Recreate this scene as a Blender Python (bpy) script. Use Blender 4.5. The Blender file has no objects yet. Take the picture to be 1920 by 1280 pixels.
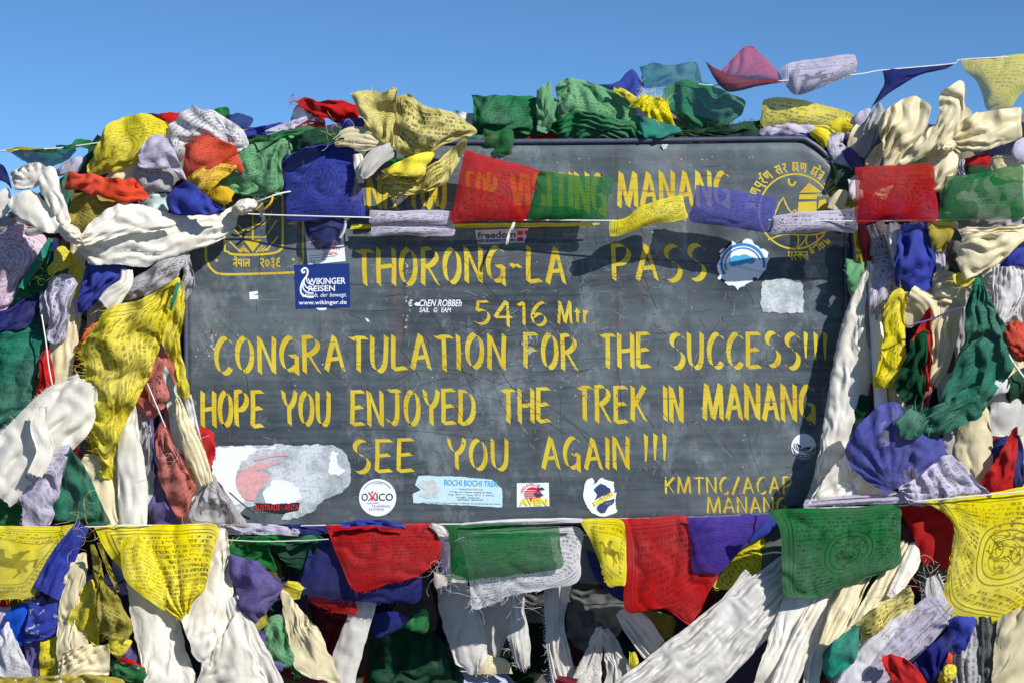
import bpy, math, random
import numpy as np
from mathutils import Vector
# ------------------------------------------------------------------ camera, sky, sun, exposure
SC = bpy.context.scene
COL = SC.collection
CAMD = 3.5            # metres from the lens to the front of the board
ZC = 1.30             # height of the lens above the ground
cam_d = bpy.data.cameras.new('camera'); cam = bpy.data.objects.new('camera', cam_d); COL.objects.link(cam)
cam.location = (0, -CAMD, ZC); cam.rotation_euler = (math.radians(90), 0, 0)
cam_d.sensor_width = 36; cam_d.lens = 36*CAMD/1.92; cam_d.clip_end = 5000; cam_d.clip_start = .05
SC.camera = cam
SUN_TRAVEL = Vector((-.90, 1.0, -.92)).normalized()
sun_el = math.asin(-SUN_TRAVEL.z); sun_az = math.atan2(-SUN_TRAVEL.x, -SUN_TRAVEL.y)
w = bpy.data.worlds.new('World'); SC.world = w; w.use_nodes = True
nt = w.node_tree; bg = nt.nodes['Background']
sky = nt.nodes.new('ShaderNodeTexSky'); sky.sky_type = 'NISHITA'; sky.sun_disc = False
sky.sun_elevation = sun_el; sky.sun_rotation = sun_az
sky.altitude = 5400; sky.air_density = 1.0; sky.dust_density = 0.0; sky.ozone_density = 6.0
tint = nt.nodes.new('ShaderNodeMix'); tint.data_type = 'RGBA'; tint.blend_type = 'MULTIPLY'; tint.inputs[0].default_value = 1.; tint.inputs[7].default_value = (.86, 1.04, 1.02, 1)
nt.links.new(sky.outputs[0], tint.inputs[6]); nt.links.new(tint.outputs[2], bg.inputs[0]); bg.inputs[1].default_value = .108
sl = bpy.data.lights.new('sun', 'SUN'); sl.energy = 4.9; sl.angle = math.radians(.5); sl.color = (1, .965, .91)
so = bpy.data.objects.new('sun', sl); COL.objects.link(so); so.location = (2, -3, 4)
so.rotation_euler = SUN_TRAVEL.to_track_quat('-Z', 'Y').to_euler()
SC.view_settings.view_transform = 'Standard'; SC.view_settings.look = 'None'; SC.view_settings.gamma = 1
SC.view_settings.exposure = 0.15
SC.cycles.max_bounces = 8; SC.cycles.transparent_max_bounces = 24; SC.cycles.transmission_bounces = 4

# ------------------------------------------------------------------ small maths
def px(x, y, d):
    s = (CAMD-d)/CAMD
    return np.stack([(np.asarray(x, float)-960)*.001*s, -np.asarray(d, float)*np.ones_like(s), ZC+(640-np.asarray(y, float))*.001*s], -1)
def pts(s):
    if not s.strip(): return np.zeros((0, 2))
    return np.array([[float(v) for v in q.split(',')] for q in s.split()])
def catmull(P, n):
    P = np.asarray(P, float)
    if len(P) == 2:
        t = np.linspace(0, 1, n)[:, None]; return P[0]*(1-t)+P[1]*t
    Q = np.vstack([2*P[0]-P[1], P, 2*P[-1]-P[-2]])
    out = []
    for i in range(len(P)-1):
        a, b, c, e = Q[i], Q[i+1], Q[i+2], Q[i+3]
        t = np.linspace(0, 1, 12, endpoint=False)[:, None]
        out.append(.5*((2*b)+(c-a)*t+(2*a-5*b+4*c-e)*t**2+(3*b-a-3*c+e)*t**3))
    out = np.vstack(out+[P[-1:]])
    L = np.r_[0, np.cumsum(np.linalg.norm(np.diff(out[:, :2], axis=0), axis=1))]
    q = np.linspace(0, L[-1], n)
    return np.stack([np.interp(q, L, out[:, k]) for k in range(out.shape[1])], 1)
_rs = np.random.RandomState(3); PERM = _rs.permutation(512); PERM = np.r_[PERM, PERM, PERM, PERM]
GA = _rs.rand(512)*2*np.pi
def noise(x, y, seed=0):
    x = np.asarray(x, float)+seed*17.31; y = np.asarray(y, float)+seed*7.77
    xi = np.floor(x).astype(int); yi = np.floor(y).astype(int); xf = x-xi; yf = y-yi
    def g(i, j):
        h = GA[PERM[(PERM[(xi+i) & 511]+yi+j) & 511]]
        return np.cos(h)*(xf-i)+np.sin(h)*(yf-j)
    u = xf**3*(xf*(xf*6-15)+10); v = yf**3*(yf*(yf*6-15)+10)
    return 1.5*((g(0, 0)*(1-u)+g(1, 0)*u)*(1-v)+(g(0, 1)*(1-u)+g(1, 1)*u)*v)
def ridged(x, y, s):
    return .45-np.sqrt(np.abs(noise(x, y, s))**2+.0012)
def tri(t): return np.abs((t % 2.)-1.)*2-1.
def crumple(X, Y, sc, s):                          # crossing sharp creases between nearly flat facets
    r = np.random.RandomState(int(abs(s)*1000) % 2**31); h = 0.
    wx = X+.55*sc*noise(X/sc/1.3, Y/sc/1.3, s+5); wy = Y+.55*sc*noise(X/sc/1.3, Y/sc/1.3, s+9)
    a0 = r.rand()*np.pi
    for k in range(7):
        a = a0+k*.9+r.normal(0, .3); w = sc*(1.7, 1.2, 1.0, .8, .62, .5, .4)[k]
        m = np.clip(.55+1.1*noise(X/sc/1.6, Y/sc/1.6, s+11+k), 0, 1)
        h = h+m*tri((wx*math.cos(a)+wy*math.sin(a))/w+r.rand()*2)*w/sc*.36
    return h
def fold_wave(p):                                  # rounded ridges, tight valleys
    s = np.sin(np.pi*p); return np.sqrt(s*s+.006)-.6

# ------------------------------------------------------------------ objects
def link(name, V, Fc, mat, parent=None, uv=None, smooth=True):
    V = np.asarray(V, float).reshape(-1, 3)
    me = bpy.data.meshes.new(name)
    c = (V.min(0)+V.max(0))/2 if parent is None else np.zeros(3)
    off = Vector(parent.location) if parent else Vector((0, 0, 0))
    if parent and parent.parent: off = off+parent.parent.location
    base = np.array(off) if parent else c
    me.from_pydata((V-base).tolist(), [], [list(map(int, f)) for f in Fc])
    if smooth: me.shade_smooth()
    if uv is not None:
        l = me.uv_layers.new(name='UVMap'); vi = np.zeros(len(me.loops), int); me.loops.foreach_get('vertex_index', vi)
        l.data.foreach_set('uv', np.asarray(uv, float)[vi].ravel())
    if mat: me.materials.append(mat)
    o = bpy.data.objects.new(name, me); COL.objects.link(o)
    if parent: o.parent = parent
    else: o.location = c
    return o
def tag(o, label=None, cat=None, group=None, kind=None):
    if label: o['label'] = label
    if cat: o['category'] = cat
    if group: o['group'] = group
    if kind: o['kind'] = kind
    return o
def thing(name, label, cat, p, group=None):
    o = bpy.data.objects.new(name, None); COL.objects.link(o); o.location = Vector(px(*p)); o.empty_display_size = .05
    bpy.context.view_layer.update()
    return tag(o, label, cat, group)
def grid_faces(nr, nc):
    i = np.arange(nr-1)[:, None]*nc+np.arange(nc-1)[None]
    i = i.ravel(); return np.stack([i, i+1, i+nc+1, i+nc], 1)

# ------------------------------------------------------------------ materials
def lin(c):
    return tuple(((v/255+.055)/1.055)**2.4 if v > 10 else v/255/12.92 for v in c)+(1,)
class NB:                                           # node builder
    def __init__(s, tree): s.t = tree
    def n(s, typ, **kw):
        o = s.t.nodes.new(typ)
        for k, v in kw.items(): setattr(o, k, v)
        return o
    def put(s, sock, v):
        if hasattr(v, 'is_output') or isinstance(v, bpy.types.NodeSocket): s.t.links.new(v, sock)
        else: sock.default_value = v
    def m(s, op, a, b=None, c=None):
        o = s.n('ShaderNodeMath', operation=op); s.put(o.inputs[0], a)
        if b is not None: s.put(o.inputs[1], b)
        if c is not None: s.put(o.inputs[2], c)
        return o.outputs[0]
    def noise(s, vec, scale, det=2, rough=.5, dim='3D'):
        o = s.n('ShaderNodeTexNoise', noise_dimensions=dim); s.t.links.new(vec, o.inputs['Vector'])
        o.inputs['Scale'].default_value = scale; o.inputs['Detail'].default_value = det; o.inputs['Roughness'].default_value = rough
        return o.outputs[0]
    def map(s, v, a, b, c=0., e=1., smooth=False):
        o = s.n('ShaderNodeMapRange'); o.clamp = True
        if smooth: o.interpolation_type = 'SMOOTHSTEP'
        s.put(o.inputs[0], v)
        for k, q in zip((1, 2, 3, 4), (a, b, c, e)): o.inputs[k].default_value = q
        return o.outputs[0]
    def mix(s, f, a, b, blend='MIX'):
        o = s.n('ShaderNodeMix', data_type='RGBA', blend_type=blend); s.put(o.inputs[0], f); s.put(o.inputs[6], a); s.put(o.inputs[7], b)
        return o.outputs[2]
    def vec(s, v, sc=(1, 1, 1), rot=(0, 0, 0), loc=(0, 0, 0)):
        o = s.n('ShaderNodeMapping'); s.t.links.new(v, o.inputs[0]); o.inputs[1].default_value = loc; o.inputs[2].default_value = rot; o.inputs[3].default_value = sc
        return o.outputs[0]
    def xyz(s, x, y, z=0.):
        o = s.n('ShaderNodeCombineXYZ'); s.put(o.inputs[0], x); s.put(o.inputs[1], y); s.put(o.inputs[2], z); return o.outputs[0]
    def line(s, v, at, wd):                          # 1 where |v-at| < wd
        return s.map(s.m('ABSOLUTE', s.m('SUBTRACT', v, at)), wd*.6, wd*1.4, 1., 0.)
    def bump(s, h, st, dist):
        o = s.n('ShaderNodeBump'); o.inputs['Strength'].default_value = st; o.inputs['Distance'].default_value = dist; s.t.links.new(h, o.inputs['Height']); return o.outputs[0]
def new_mat(name):
    m = bpy.data.materials.new(name); m.use_nodes = True; m.node_tree.nodes.clear()
    b = NB(m.node_tree); out = b.n('ShaderNodeOutputMaterial'); return m, b, out
HORSE = [(-.10, 0, .10, 0, .055), (-.10, 0, -.17, -.10, .03), (-.17, -.10, -.23, -.07, .02), (-.07, .03, -.14, .10, .016), (-.14, .10, -.11, .16, .012),
         (-.05, .03, -.18, .07, .014), (.08, .03, .13, .11, .018), (.13, .11, .11, .17, .012), (.10, .02, .19, .10, .015), (.12, -.02, .21, -.04, .015), (.21, -.04, .24, .05, .013), (0, -.04, .02, -.13, .035), (-.03, -.1, .06, -.16, .02)]
def print_mask(b, rows, kind, cut=.06):
    uvn = b.n('ShaderNodeUVMap'); uvn.uv_map = 'UVMap'
    sx = b.n('ShaderNodeSeparateXYZ'); b.t.links.new(uvn.outputs[0], sx.inputs[0]); u, v = sx.outputs[0], sx.outputs[1]
    oi = b.n('ShaderNodeObjectInfo'); rnd = oi.outputs['Random']
    eu = b.m('MINIMUM', u, b.m('SUBTRACT', 1., u)); ev = b.m('MINIMUM', v, b.m('SUBTRACT', 1., v)); e = b.m('MINIMUM', eu, ev)
    fr = b.m('MAXIMUM', b.m('MAXIMUM', b.line(e, cut, .004), b.line(e, cut+.03, .005)), b.m('MULTIPLY', b.line(e, .018, .004), .45))
    r = b.m('MULTIPLY', b.m('MULTIPLY_ADD', b.noise(b.xyz(u, v, rnd), 2.5, 1), .05, v), float(rows)*1.2); f = b.m('FRACT', r); ri = b.m('FLOOR', r)
    tv = b.xyz(b.m('MULTIPLY', u, float(rows)*4.3), b.m('MULTIPLY_ADD', ri, 3.7, b.m('MULTIPLY', rnd, 91.)), b.m('MULTIPLY', f, .9))
    n1 = b.noise(tv, 1.0, 2, .6)
    word = b.noise(b.xyz(b.m('MULTIPLY', u, 9.), b.m('MULTIPLY', ri, 5.1), rnd), 1.0, 1)
    body = b.m('MULTIPLY', b.map(n1, .46, .56), b.map(b.m('ABSOLUTE', b.m('SUBTRACT', f, .5)), .26, .38, 1., 0.))
    head = b.m('MULTIPLY', b.line(f, .72, .07), b.map(n1, .42, .50))
    txt = b.m('MULTIPLY', b.m('MAXIMUM', body, head), b.map(word, .34, .40))
    txt = b.m('MULTIPLY', txt, b.map(e, cut+.05, cut+.06))
    mk = b.m('MAXIMUM', fr, txt)
    if kind >= 2:
        du = b.m('SUBTRACT', u, .5); dv = b.m('SUBTRACT', .5, v)
        if kind == 2:
            dm = b.m('SQRT', b.m('ADD', b.m('POWER', b.m('MULTIPLY', du, 1.25), 2.), b.m('POWER', dv, 2.)))
            ins = None                                # seated figure: halo, head, shoulders, arms, knees, lotus petals
            for (ex, ey, rx, ry) in ((0, .035, .085, .095), (0, .07, .038, .045), (0, .115, .018, .02), (0, -.03, .065, .075), (-.055, -.02, .03, .06), (.06, -.015, .03, .055), (0, -.095, .12, .035), (-.06, -.135, .045, .03), (.06, -.135, .045, .03)):
                q = b.m('SQRT', b.m('ADD', b.m('POWER', b.m('DIVIDE', b.m('SUBTRACT', du, ex), rx), 2.), b.m('POWER', b.m('DIVIDE', b.m('SUBTRACT', dv, ey), ry), 2.)))
                l_ = b.line(q, 1., .005/min(rx, ry)*.55); ins = l_ if ins is None else b.m('MAXIMUM', ins, l_)
            wv = b.noise(b.xyz(du, dv, rnd), 30., 2)
            ins = b.m('MAXIMUM', ins, b.m('MULTIPLY', b.map(wv, .56, .60), b.map(dm, .15, .16, 1., 0.)))
            lotus = b.m('MULTIPLY', b.map(b.noise(b.xyz(du, dv, 3.), 34., 2), .55, .6), b.m('MULTIPLY', b.map(dv, -.17, -.18), b.map(dm, .245, .25, 1., 0.)))
            mot = b.m('MAXIMUM', b.m('MAXIMUM', b.line(dm, .225, .006), b.line(dm, .175, .006)), b.m('MAXIMUM', ins, lotus))
            clear = b.map(dm, .25, .26)
        else:
            acc = None
            for (ax, ay, bx, by, rad) in HORSE:
                lx, ly = bx-ax, by-ay; L2 = lx*lx+ly*ly+1e-9
                t = b.m('ADD', b.m('MULTIPLY', b.m('SUBTRACT', du, ax), lx/L2), b.m('MULTIPLY', b.m('SUBTRACT', dv, ay), ly/L2))
                t = b.m('MINIMUM', b.m('MAXIMUM', t, 0.), 1.)
                qx = b.m('SUBTRACT', b.m('SUBTRACT', du, ax), b.m('MULTIPLY', t, lx)); qy = b.m('SUBTRACT', b.m('SUBTRACT', dv, ay), b.m('MULTIPLY', t, ly))
                dd = b.m('SUBTRACT', b.m('SQRT', b.m('ADD', b.m('MULTIPLY', qx, qx), b.m('MULTIPLY', qy, qy))), rad)
                acc = dd if acc is None else b.m('MINIMUM', acc, dd)
            bx = b.m('MAXIMUM', b.m('ABSOLUTE', du), b.m('ABSOLUTE', dv))
            mot = b.m('MAXIMUM', b.map(acc, -.004, .006, 1., 0.), b.line(bx, .265, .006))
            clear = b.map(bx, .275, .28)
        mk = b.m('MAXIMUM', b.m('MULTIPLY', mk, clear), mot)
    wear = b.map(b.noise(b.xyz(u, v, b.m('MULTIPLY', rnd, 40.)), 3.2, 4, .6), .33, .62, .6, 1.)
    return b.m('MULTIPLY', mk, wear)
PAL = dict(yellow=(230, 214, 48), dyellow=(244, 226, 6), pyellow=(222, 208, 118), olive=(172, 158, 50), green=(6, 116, 50), mgreen=(34, 128, 76), pgreen=(112, 174, 122), dgreen=(14, 72, 44), teal=(24, 138, 118), tgreen=(36, 122, 96),
           blue=(54, 68, 168), dblue=(32, 38, 112), rblue=(24, 84, 205), red=(196, 16, 16), orange=(222, 78, 46), salmon=(205, 116, 104), pink=(196, 82, 112), maroon=(120, 24, 40), lav=(206, 198, 222), white=(230, 228, 230),
           grey=(188, 184, 186), dgrey=(96, 100, 98), cream=(234, 220, 176), silk=(240, 234, 218), pblue=(84, 88, 170), purple=(102, 90, 152), violet=(84, 60, 164), pteal=(190, 214, 208), gold=(236, 190, 40), rose=(226, 196, 216), silver=(218, 213, 204))
_mats = {}
def cloth(col, pr=0, see=0., rows=16, ink=.8, wet=0, flat=0):
    key = (col, pr, see, rows, ink, wet, flat)
    if key in _mats: return _mats[key]
    m, b, out = new_mat('cloth_'+col)
    tc = b.n('ShaderNodeTexCoord'); oi = b.n('ShaderNodeObjectInfo')
    va = b.n('ShaderNodeVectorMath', operation='ADD'); b.t.links.new(tc.outputs['Object'], va.inputs[0])
    b.t.links.new(b.xyz(b.m('MULTIPLY', oi.outputs['Random'], 31.), b.m('MULTIPLY', oi.outputs['Random'], 57.), 0.), va.inputs[1]); P = va.outputs[0]
    c = lin(PAL[col]); lum = .3*c[0]+.6*c[1]+.1*c[2]
    sat_ = max(c[:3])-min(c[:3]) > .25
    kf = .14 if sat_ else .34
    fade = tuple((1-kf)*c[i]+kf*(.35*lum+.65*min(1, lum*1.3+.12)) for i in range(3))+(1,)
    dark = tuple(c[i]*.80 for i in range(3))+(1,)
    a = b.mix(b.map(b.noise(P, 9., 4, .6), .38, .66), c, fade)
    a = b.mix(b.m('MULTIPLY', b.map(b.noise(P, 22., 5, .7), .5, .75), .75), a, dark)
    a = b.mix(b.m('MULTIPLY', b.map(b.noise(P, 420., 2, .7), .35, .7), .22), a, tuple(v*.5 for v in c[:3])+(1,))
    if col in ('silk', 'white', 'cream', 'silver', 'lav', 'grey'):
        a = b.mix(b.m('MULTIPLY', b.map(b.noise(P, 6., 6, .72), .52, .78), .5), a, lin((150, 132, 104)))
    if wet:
        a = b.mix(b.map(b.noise(P, 60., 4, .75), .60, .66), a, (.85, .87, .9, 1))
    if pr: 
        a = b.mix(b.m('MULTIPLY', print_mask(b, rows, pr), ink), a, (.012, .012, .018, 1))
    silk = col in ('silk', 'cream', 'silver', 'pteal')
    pb = b.n('ShaderNodeBsdfPrincipled'); b.t.links.new(a, pb.inputs['Base Color'])
    pb.inputs['Roughness'].default_value = .46 if silk else .85
    pb.inputs['Specular IOR Level'].default_value = .35 if silk else .15
    pb.inputs['Sheen Weight'].default_value = .0
    def cr_(sc, off, st):
        n_ = b.noise(b.vec(P, st, (0, off, 0), (off*3, off, 0)), sc, 2, .5)
        return b.m('ABSOLUTE', b.m('SUBTRACT', n_, .5))
    h = b.m('ADD', b.m('ADD', cr_(26., .6, (1, 1, .45)), cr_(34., -.7, (1, 1, .4))), b.m('MULTIPLY', cr_(70., 1.4, (1, 1, .5)), .45))
    nb = b.bump(h, (.2 if flat else .42) if not silk else .16, .008); b.t.links.new(nb, pb.inputs['Normal'])
    tr = b.n('ShaderNodeBsdfTranslucent'); b.t.links.new(a, tr.inputs[0]); b.t.links.new(nb, tr.inputs[1])
    mx = b.n('ShaderNodeMixShader'); mx.inputs[0].default_value = .26 if not silk else .2
    b.t.links.new(pb.outputs[0], mx.inputs[1]); b.t.links.new(tr.outputs[0], mx.inputs[2]); res = mx.outputs[0]
    if see > 0:
        tp = b.n('ShaderNodeBsdfTransparent'); m2 = b.n('ShaderNodeMixShader'); m2.inputs[0].default_value = see
        b.t.links.new(res, m2.inputs[1]); b.t.links.new(tp.outputs[0], m2.inputs[2]); res = m2.outputs[0]
    b.t.links.new(res, out.inputs[0]); _mats[key] = m; return m
def plain(name, rgb, rough=.6, spec=.4, nz=.25, sc=60., metal=0.):
    if name in _mats: return _mats[name]
    m, b, out = new_mat(name); tc = b.n('ShaderNodeTexCoord'); P = tc.outputs['Object']; c = lin(rgb)
    a = b.mix(b.m('MULTIPLY', b.map(b.noise(P, sc, 4, .65), .35, .7), nz), c, tuple(v*.45 for v in c[:3])+(1,))
    pb = b.n('ShaderNodeBsdfPrincipled'); b.t.links.new(a, pb.inputs['Base Color']); pb.inputs['Roughness'].default_value = rough; pb.inputs['Specular IOR Level'].default_value = spec; pb.inputs['Metallic'].default_value = metal
    b.t.links.new(pb.outputs[0], out.inputs[0]); _mats[name] = m; return m

# ------------------------------------------------------------------ cloth pieces
def upm(nf, ncs):                                   # smooth interpolation matrix from ncs to nf samples
    M = np.zeros((nf, ncs)); t = np.linspace(0, ncs-1, nf); i = np.minimum(t.astype(int), ncs-2); f = t-i
    for k, wgt in zip((-1, 0, 1, 2), (.5*(-f+2*f*f-f**3), .5*(2-5*f*f+3*f**3), .5*(f+4*f*f-3*f**3), .5*(-f*f+f**3))):
        np.add.at(M, (np.arange(nf), np.clip(i+k, 0, ncs-1)), wgt)
    return M
def drape(X, Y, D, ex, flat, s):
    nr, nc = X.shape; P = np.stack([X, Y, D], -1)
    lu = np.linalg.norm(np.diff(P[nr//2, :, :2], axis=0), axis=-1).sum(); lv = np.linalg.norm(np.diff(P[:, nc//2, :2], axis=0), axis=-1).sum()
    r = np.random.RandomState(int(abs(s)*977) % 2**31)
    for cell, k, it, bend in (((13., 1., 60, .05), (7.5, .35, 30, .08)) if not flat else ((16., 1., 40, .1),)):
        mu = int(np.clip(lu/cell, 5, nc)); mv = int(np.clip(lv/cell, 5, nr)); iu = np.linspace(0, nc-1, mu).round().astype(int); iv = np.linspace(0, nr-1, mv).round().astype(int)
        C = P[np.ix_(iv, iu)]; Z = C[..., 2]+r.normal(0, (.0012 if ex[0] >= .1 else .0003)*cell/13, C.shape[:2])
        Q = np.stack(relax(C[..., 0], C[..., 1], Z, ex[0]*k, ex[1]*k, it, bend=bend, edge=.8 if flat else .4), -1)-C
        P = P+np.einsum('ij,jkc,lk->ilc', upm(nr, mv), Q, upm(nc, mu))
    return P[..., 0], P[..., 1], P[..., 2]
def relax(X, Y, D, eu, ev, it, hold=.01, edge=.3, bend=.25):
    """Slack cloth: give every thread a little more length than the room it has and let it buckle."""
    P = np.stack([X, Y, D*1000], -1); A = P.copy(); nr, nc = X.shape
    F2 = A[..., :2]
    A3 = A if eu < .06 else F2; lu = np.linalg.norm(np.diff(A3, axis=1), axis=-1)*(1+eu); lv = np.linalg.norm(np.diff(A3, axis=0), axis=-1)*(1+ev)
    s1 = np.linalg.norm(A3[1:, 1:]-A3[:-1, :-1], axis=-1)*(1+.5*(eu+ev)); s2 = np.linalg.norm(A3[1:, :-1]-A3[:-1, 1:], axis=-1)*(1+.5*(eu+ev))
    b = np.zeros((nr, nc), bool); b[0] = b[-1] = True; b[:, 0] = b[:, -1] = True
    wxy = np.where(b, edge, hold)[..., None]
    def solve(a, c, L, k):
        dlt = P[c]-P[a]; ln = np.sqrt((dlt*dlt).sum(-1))+1e-6
        q = (k*.5*(ln-L)/ln)[..., None]*dlt; P[a] += q; P[c] -= q
    sl = slice; al = sl(None)
    def pairs(n, st, off): return sl(off, n-st, 2*st) , sl(off+st, n, 2*st)
    for i in range(it):
        for o in (0, 1):
            a, c = sl(o, nc-1, 2), sl(o+1, nc, 2); solve((al, a), (al, c), lu[:, o::2], 1.)
            a, c = sl(o, nr-1, 2), sl(o+1, nr, 2); solve((a, al), (c, al), lv[o::2], 1.)
        for o in (0, 1):
            a, c = sl(o, nr-1, 2), sl(o+1, nr, 2)
            solve((a, sl(0, nc-1)), (c, sl(1, nc)), s1[o::2], .5); solve((a, sl(1, nc)), (c, sl(0, nc-1)), s2[o::2], .5)
        if bend:
            for st in (1,):
                Z = P.copy()
                if nc > 2*st: Z[:, st:-st] += bend*(.5*(P[:, 2*st:]+P[:, :-2*st])-P[:, st:-st])*.35
                if nr > 2*st: Z[st:-st] += bend*(.5*(P[2*st:]+P[:-2*st])-P[st:-st])*.35
                P[...] = Z
        P[..., :2] += wxy*(A[..., :2]-P[..., :2])
        P[..., 2] += .006*(A[..., 2]-P[..., 2])
    for o in (0, 1):
        a, c = sl(o, nc-1, 2), sl(o+1, nc, 2); solve((al, a), (al, c), lu[:, o::2], .5)
    return P[..., 0], P[..., 1], P[..., 2]/1000
GROUP = [None]; SEED = [1]; DOFF = [0.]; FLAT = [0]; BU, CR, FO = .36, 1.15, 1.25
class Patch: pass
def coons(outline, step=4.):
    S = [pts(q) for q in outline.split('|')]
    while len(S) > 4:
        S[3] = np.vstack([S[3], S[4]]) if len(S[4]) else S[3]; del S[4]
    if len(S[3]) == 0:                              # the fourth corner is the last point of the lower edge
        if len(S[2]) > 1: S[3] = S[2][-1:]; S[2] = S[2][:-1]
        else: S[3] = (S[2][-1:]+S[0][:1])/2
    C = [s[0] for s in S]
    sides = [np.vstack([S[k], C[(k+1) % 4]]) for k in range(4)]
    ln = [np.linalg.norm(np.diff(s, axis=0), axis=1).sum() for s in sides]
    nu = int(np.clip(max(ln[0], ln[2])/step, 8, 90)); nv = int(np.clip(max(ln[1], ln[3])/step, 8, 90))
    T = catmull(sides[0], nu); R = catmull(sides[1], nv); B = catmull(sides[2], nu)[::-1]; L = catmull(sides[3], nv)[::-1]
    u = np.linspace(0, 1, nu)[None, :, None]; v = np.linspace(0, 1, nv)[:, None, None]
    X = (1-v)*T[None]+v*B[None]+(1-u)*L[:, None]+u*R[:, None]-((1-u)*(1-v)*C[0]+u*(1-v)*C[1]+u*v*C[2]+(1-u)*v*C[3])
    return X[..., 0], X[..., 1], u[..., 0]+0*v[..., 0], v[..., 0]+0*u[..., 0]
def fringe(parent, X, Y, D, sides, ln, mat, seed, dens=.8):
    r = np.random.RandomState(seed); V = []; Fc = []
    for sd in sides:
        if sd == 'B': e = (X[-1], Y[-1], D[-1], X[-3], Y[-3])
        elif sd == 'T': e = (X[0], Y[0], D[0], X[2], Y[2])
        elif sd == 'L': e = (X[:, 0], Y[:, 0], D[:, 0], X[:, 2], Y[:, 2])
        else: e = (X[:, -1], Y[:, -1], D[:, -1], X[:, -3], Y[:, -3])
        ex, ey, ed, ix, iy = e
        L = np.r_[0, np.cumsum(np.hypot(np.diff(ex), np.diff(ey)))]
        n = int(L[-1]*dens)
        for q in r.rand(n)*L[-1]:
            x, y, d = np.interp(q, L, ex), np.interp(q, L, ey), np.interp(q, L, ed)+.001
            dx, dy = x-np.interp(q, L, ix), y-np.interp(q, L, iy); k = math.hypot(dx, dy)+1e-6
            a = math.atan2(dy, dx)+r.normal(0, .5); l = ln*(.15+1.5*r.rand()**3)*(.4+1.2*abs(noise(q/22., 0., seed % 97)))
            wd = .3+.4*r.rand(); cv = r.normal(0, .9); p = np.array([x-dx/k*2, y-dy/k*2]); b0 = len(V)
            for i in range(4):
                wi = wd*(1-i/3.6); nx, ny = -math.sin(a), math.cos(a); dd = d+.004*math.sin(i+q)*r.rand()
                V += [px(p[0]+nx*wi, p[1]+ny*wi, dd), px(p[0]-nx*wi, p[1]-ny*wi, dd)]
                p = p+np.array([math.cos(a), math.sin(a)])*l/3; a += cv*.5
            for i in range(3): Fc.append((b0+2*i, b0+2*i+1, b0+2*i+3, b0+2*i+2))
    if V: link('fringe', V, Fc, mat, parent)
def F(col, label, outline, d, b=.015, p=2., f=None, f2=None, pin=None, c=.004, cs=42., pr=0, ink=.85, see=0., fr='', fl=10, rot=0, rows=16, t=None, wet=0, parent=None, name=None, cat='prayer flag', step=3.4, flat=0, ex=None):
    SEED[0] += 1; s = SEED[0]*1.37
    X, Y, U, W = coons(outline, step)
    if not flat: flat = FLAT[0]
    if col in ('silk', 'cream', 'silver'): c *= .5
    if pr: ink = (ink*.6+.34 if ink < .8 else ink)*.86
    if pr and not fr and not flat and parent is None: fr = 'B'; fl = 4
    e_ = 1.
    if flat: c *= .35; e_ = .3; f = f and (f[0], f[1]*.6, f[2]); f2 = f2 and (f2[0], f2[1]*.6, f2[2])
    d += DOFF[0]; b *= BU if p > 2 else .8; c *= CR
    D = d+b*(1-np.abs(2*U-1)**p)*(1-np.abs(2*W-1)**p)
    if t: D = D+(1-W)*((1-U)*t[0]+U*t[1])+W*((1-U)*t[3]+U*t[2])
    wob = noise(X/90, Y/90, s)
    for ff in (f, f2):
        if ff:
            n, amp, ang = ff[:3]; amp *= FO; a = math.radians(ang); ph = (U*math.cos(a)+W*math.sin(a))*n+wob*1.1+.3*noise(X/38, Y/38, s+6)+s
            D = D+amp*fold_wave(ph)*np.clip(.62+1.3*noise(X/55, Y/55, s+2), .05, 1.5)
    if pin:
        x0, y0, n, amp = pin; amp *= FO; th = np.arctan2(Y-y0, X-x0); rr = np.hypot(X-x0, Y-y0)
        D = D+amp*fold_wave(th/np.pi*n+wob*.35+s)*np.clip(rr/40, .15, 1)*np.exp(-rr/400)
    if c: D = D+c*crumple(X, Y, cs, s)
    X, Y = X+e_*(2.6*noise(X/26, Y/26, s+20)+1.1*noise(X/9, Y/9, s+21)), Y+e_*(2.6*noise(X/26, Y/26, s+22)+1.1*noise(X/9, Y/9, s+23))
    if ex is None: ex = (.015, .012) if flat else ((.20, .07) if col in ('silk', 'cream', 'silver') else (.16, .13))
    X, Y, D = drape(X, Y, D, ex, flat, s)
    V = px(X, Y, D); nr, nc = X.shape
    uv = np.stack([U, 1-W], -1) if not rot else (np.stack([W, U], -1) if rot == 1 else np.stack([1-U, W], -1))
    mat = cloth(col, pr, see, rows, ink, wet, 1 if flat else 0)
    o = link(name or 'prayer_flag', V, grid_faces(nr, nc), mat, parent, uv.reshape(-1, 2))
    if parent is None: tag(o, label, cat, GROUP[0])
    elif label: o['label'] = label
    if fr:
        if parent is None: bpy.context.view_layer.update()
        if not (parent and parent.parent): fringe(o, X, Y, D, fr, fl, cloth(col, 0, see, 16, .8, 0), int(s*100)) if parent is None else None
    return o
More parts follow.
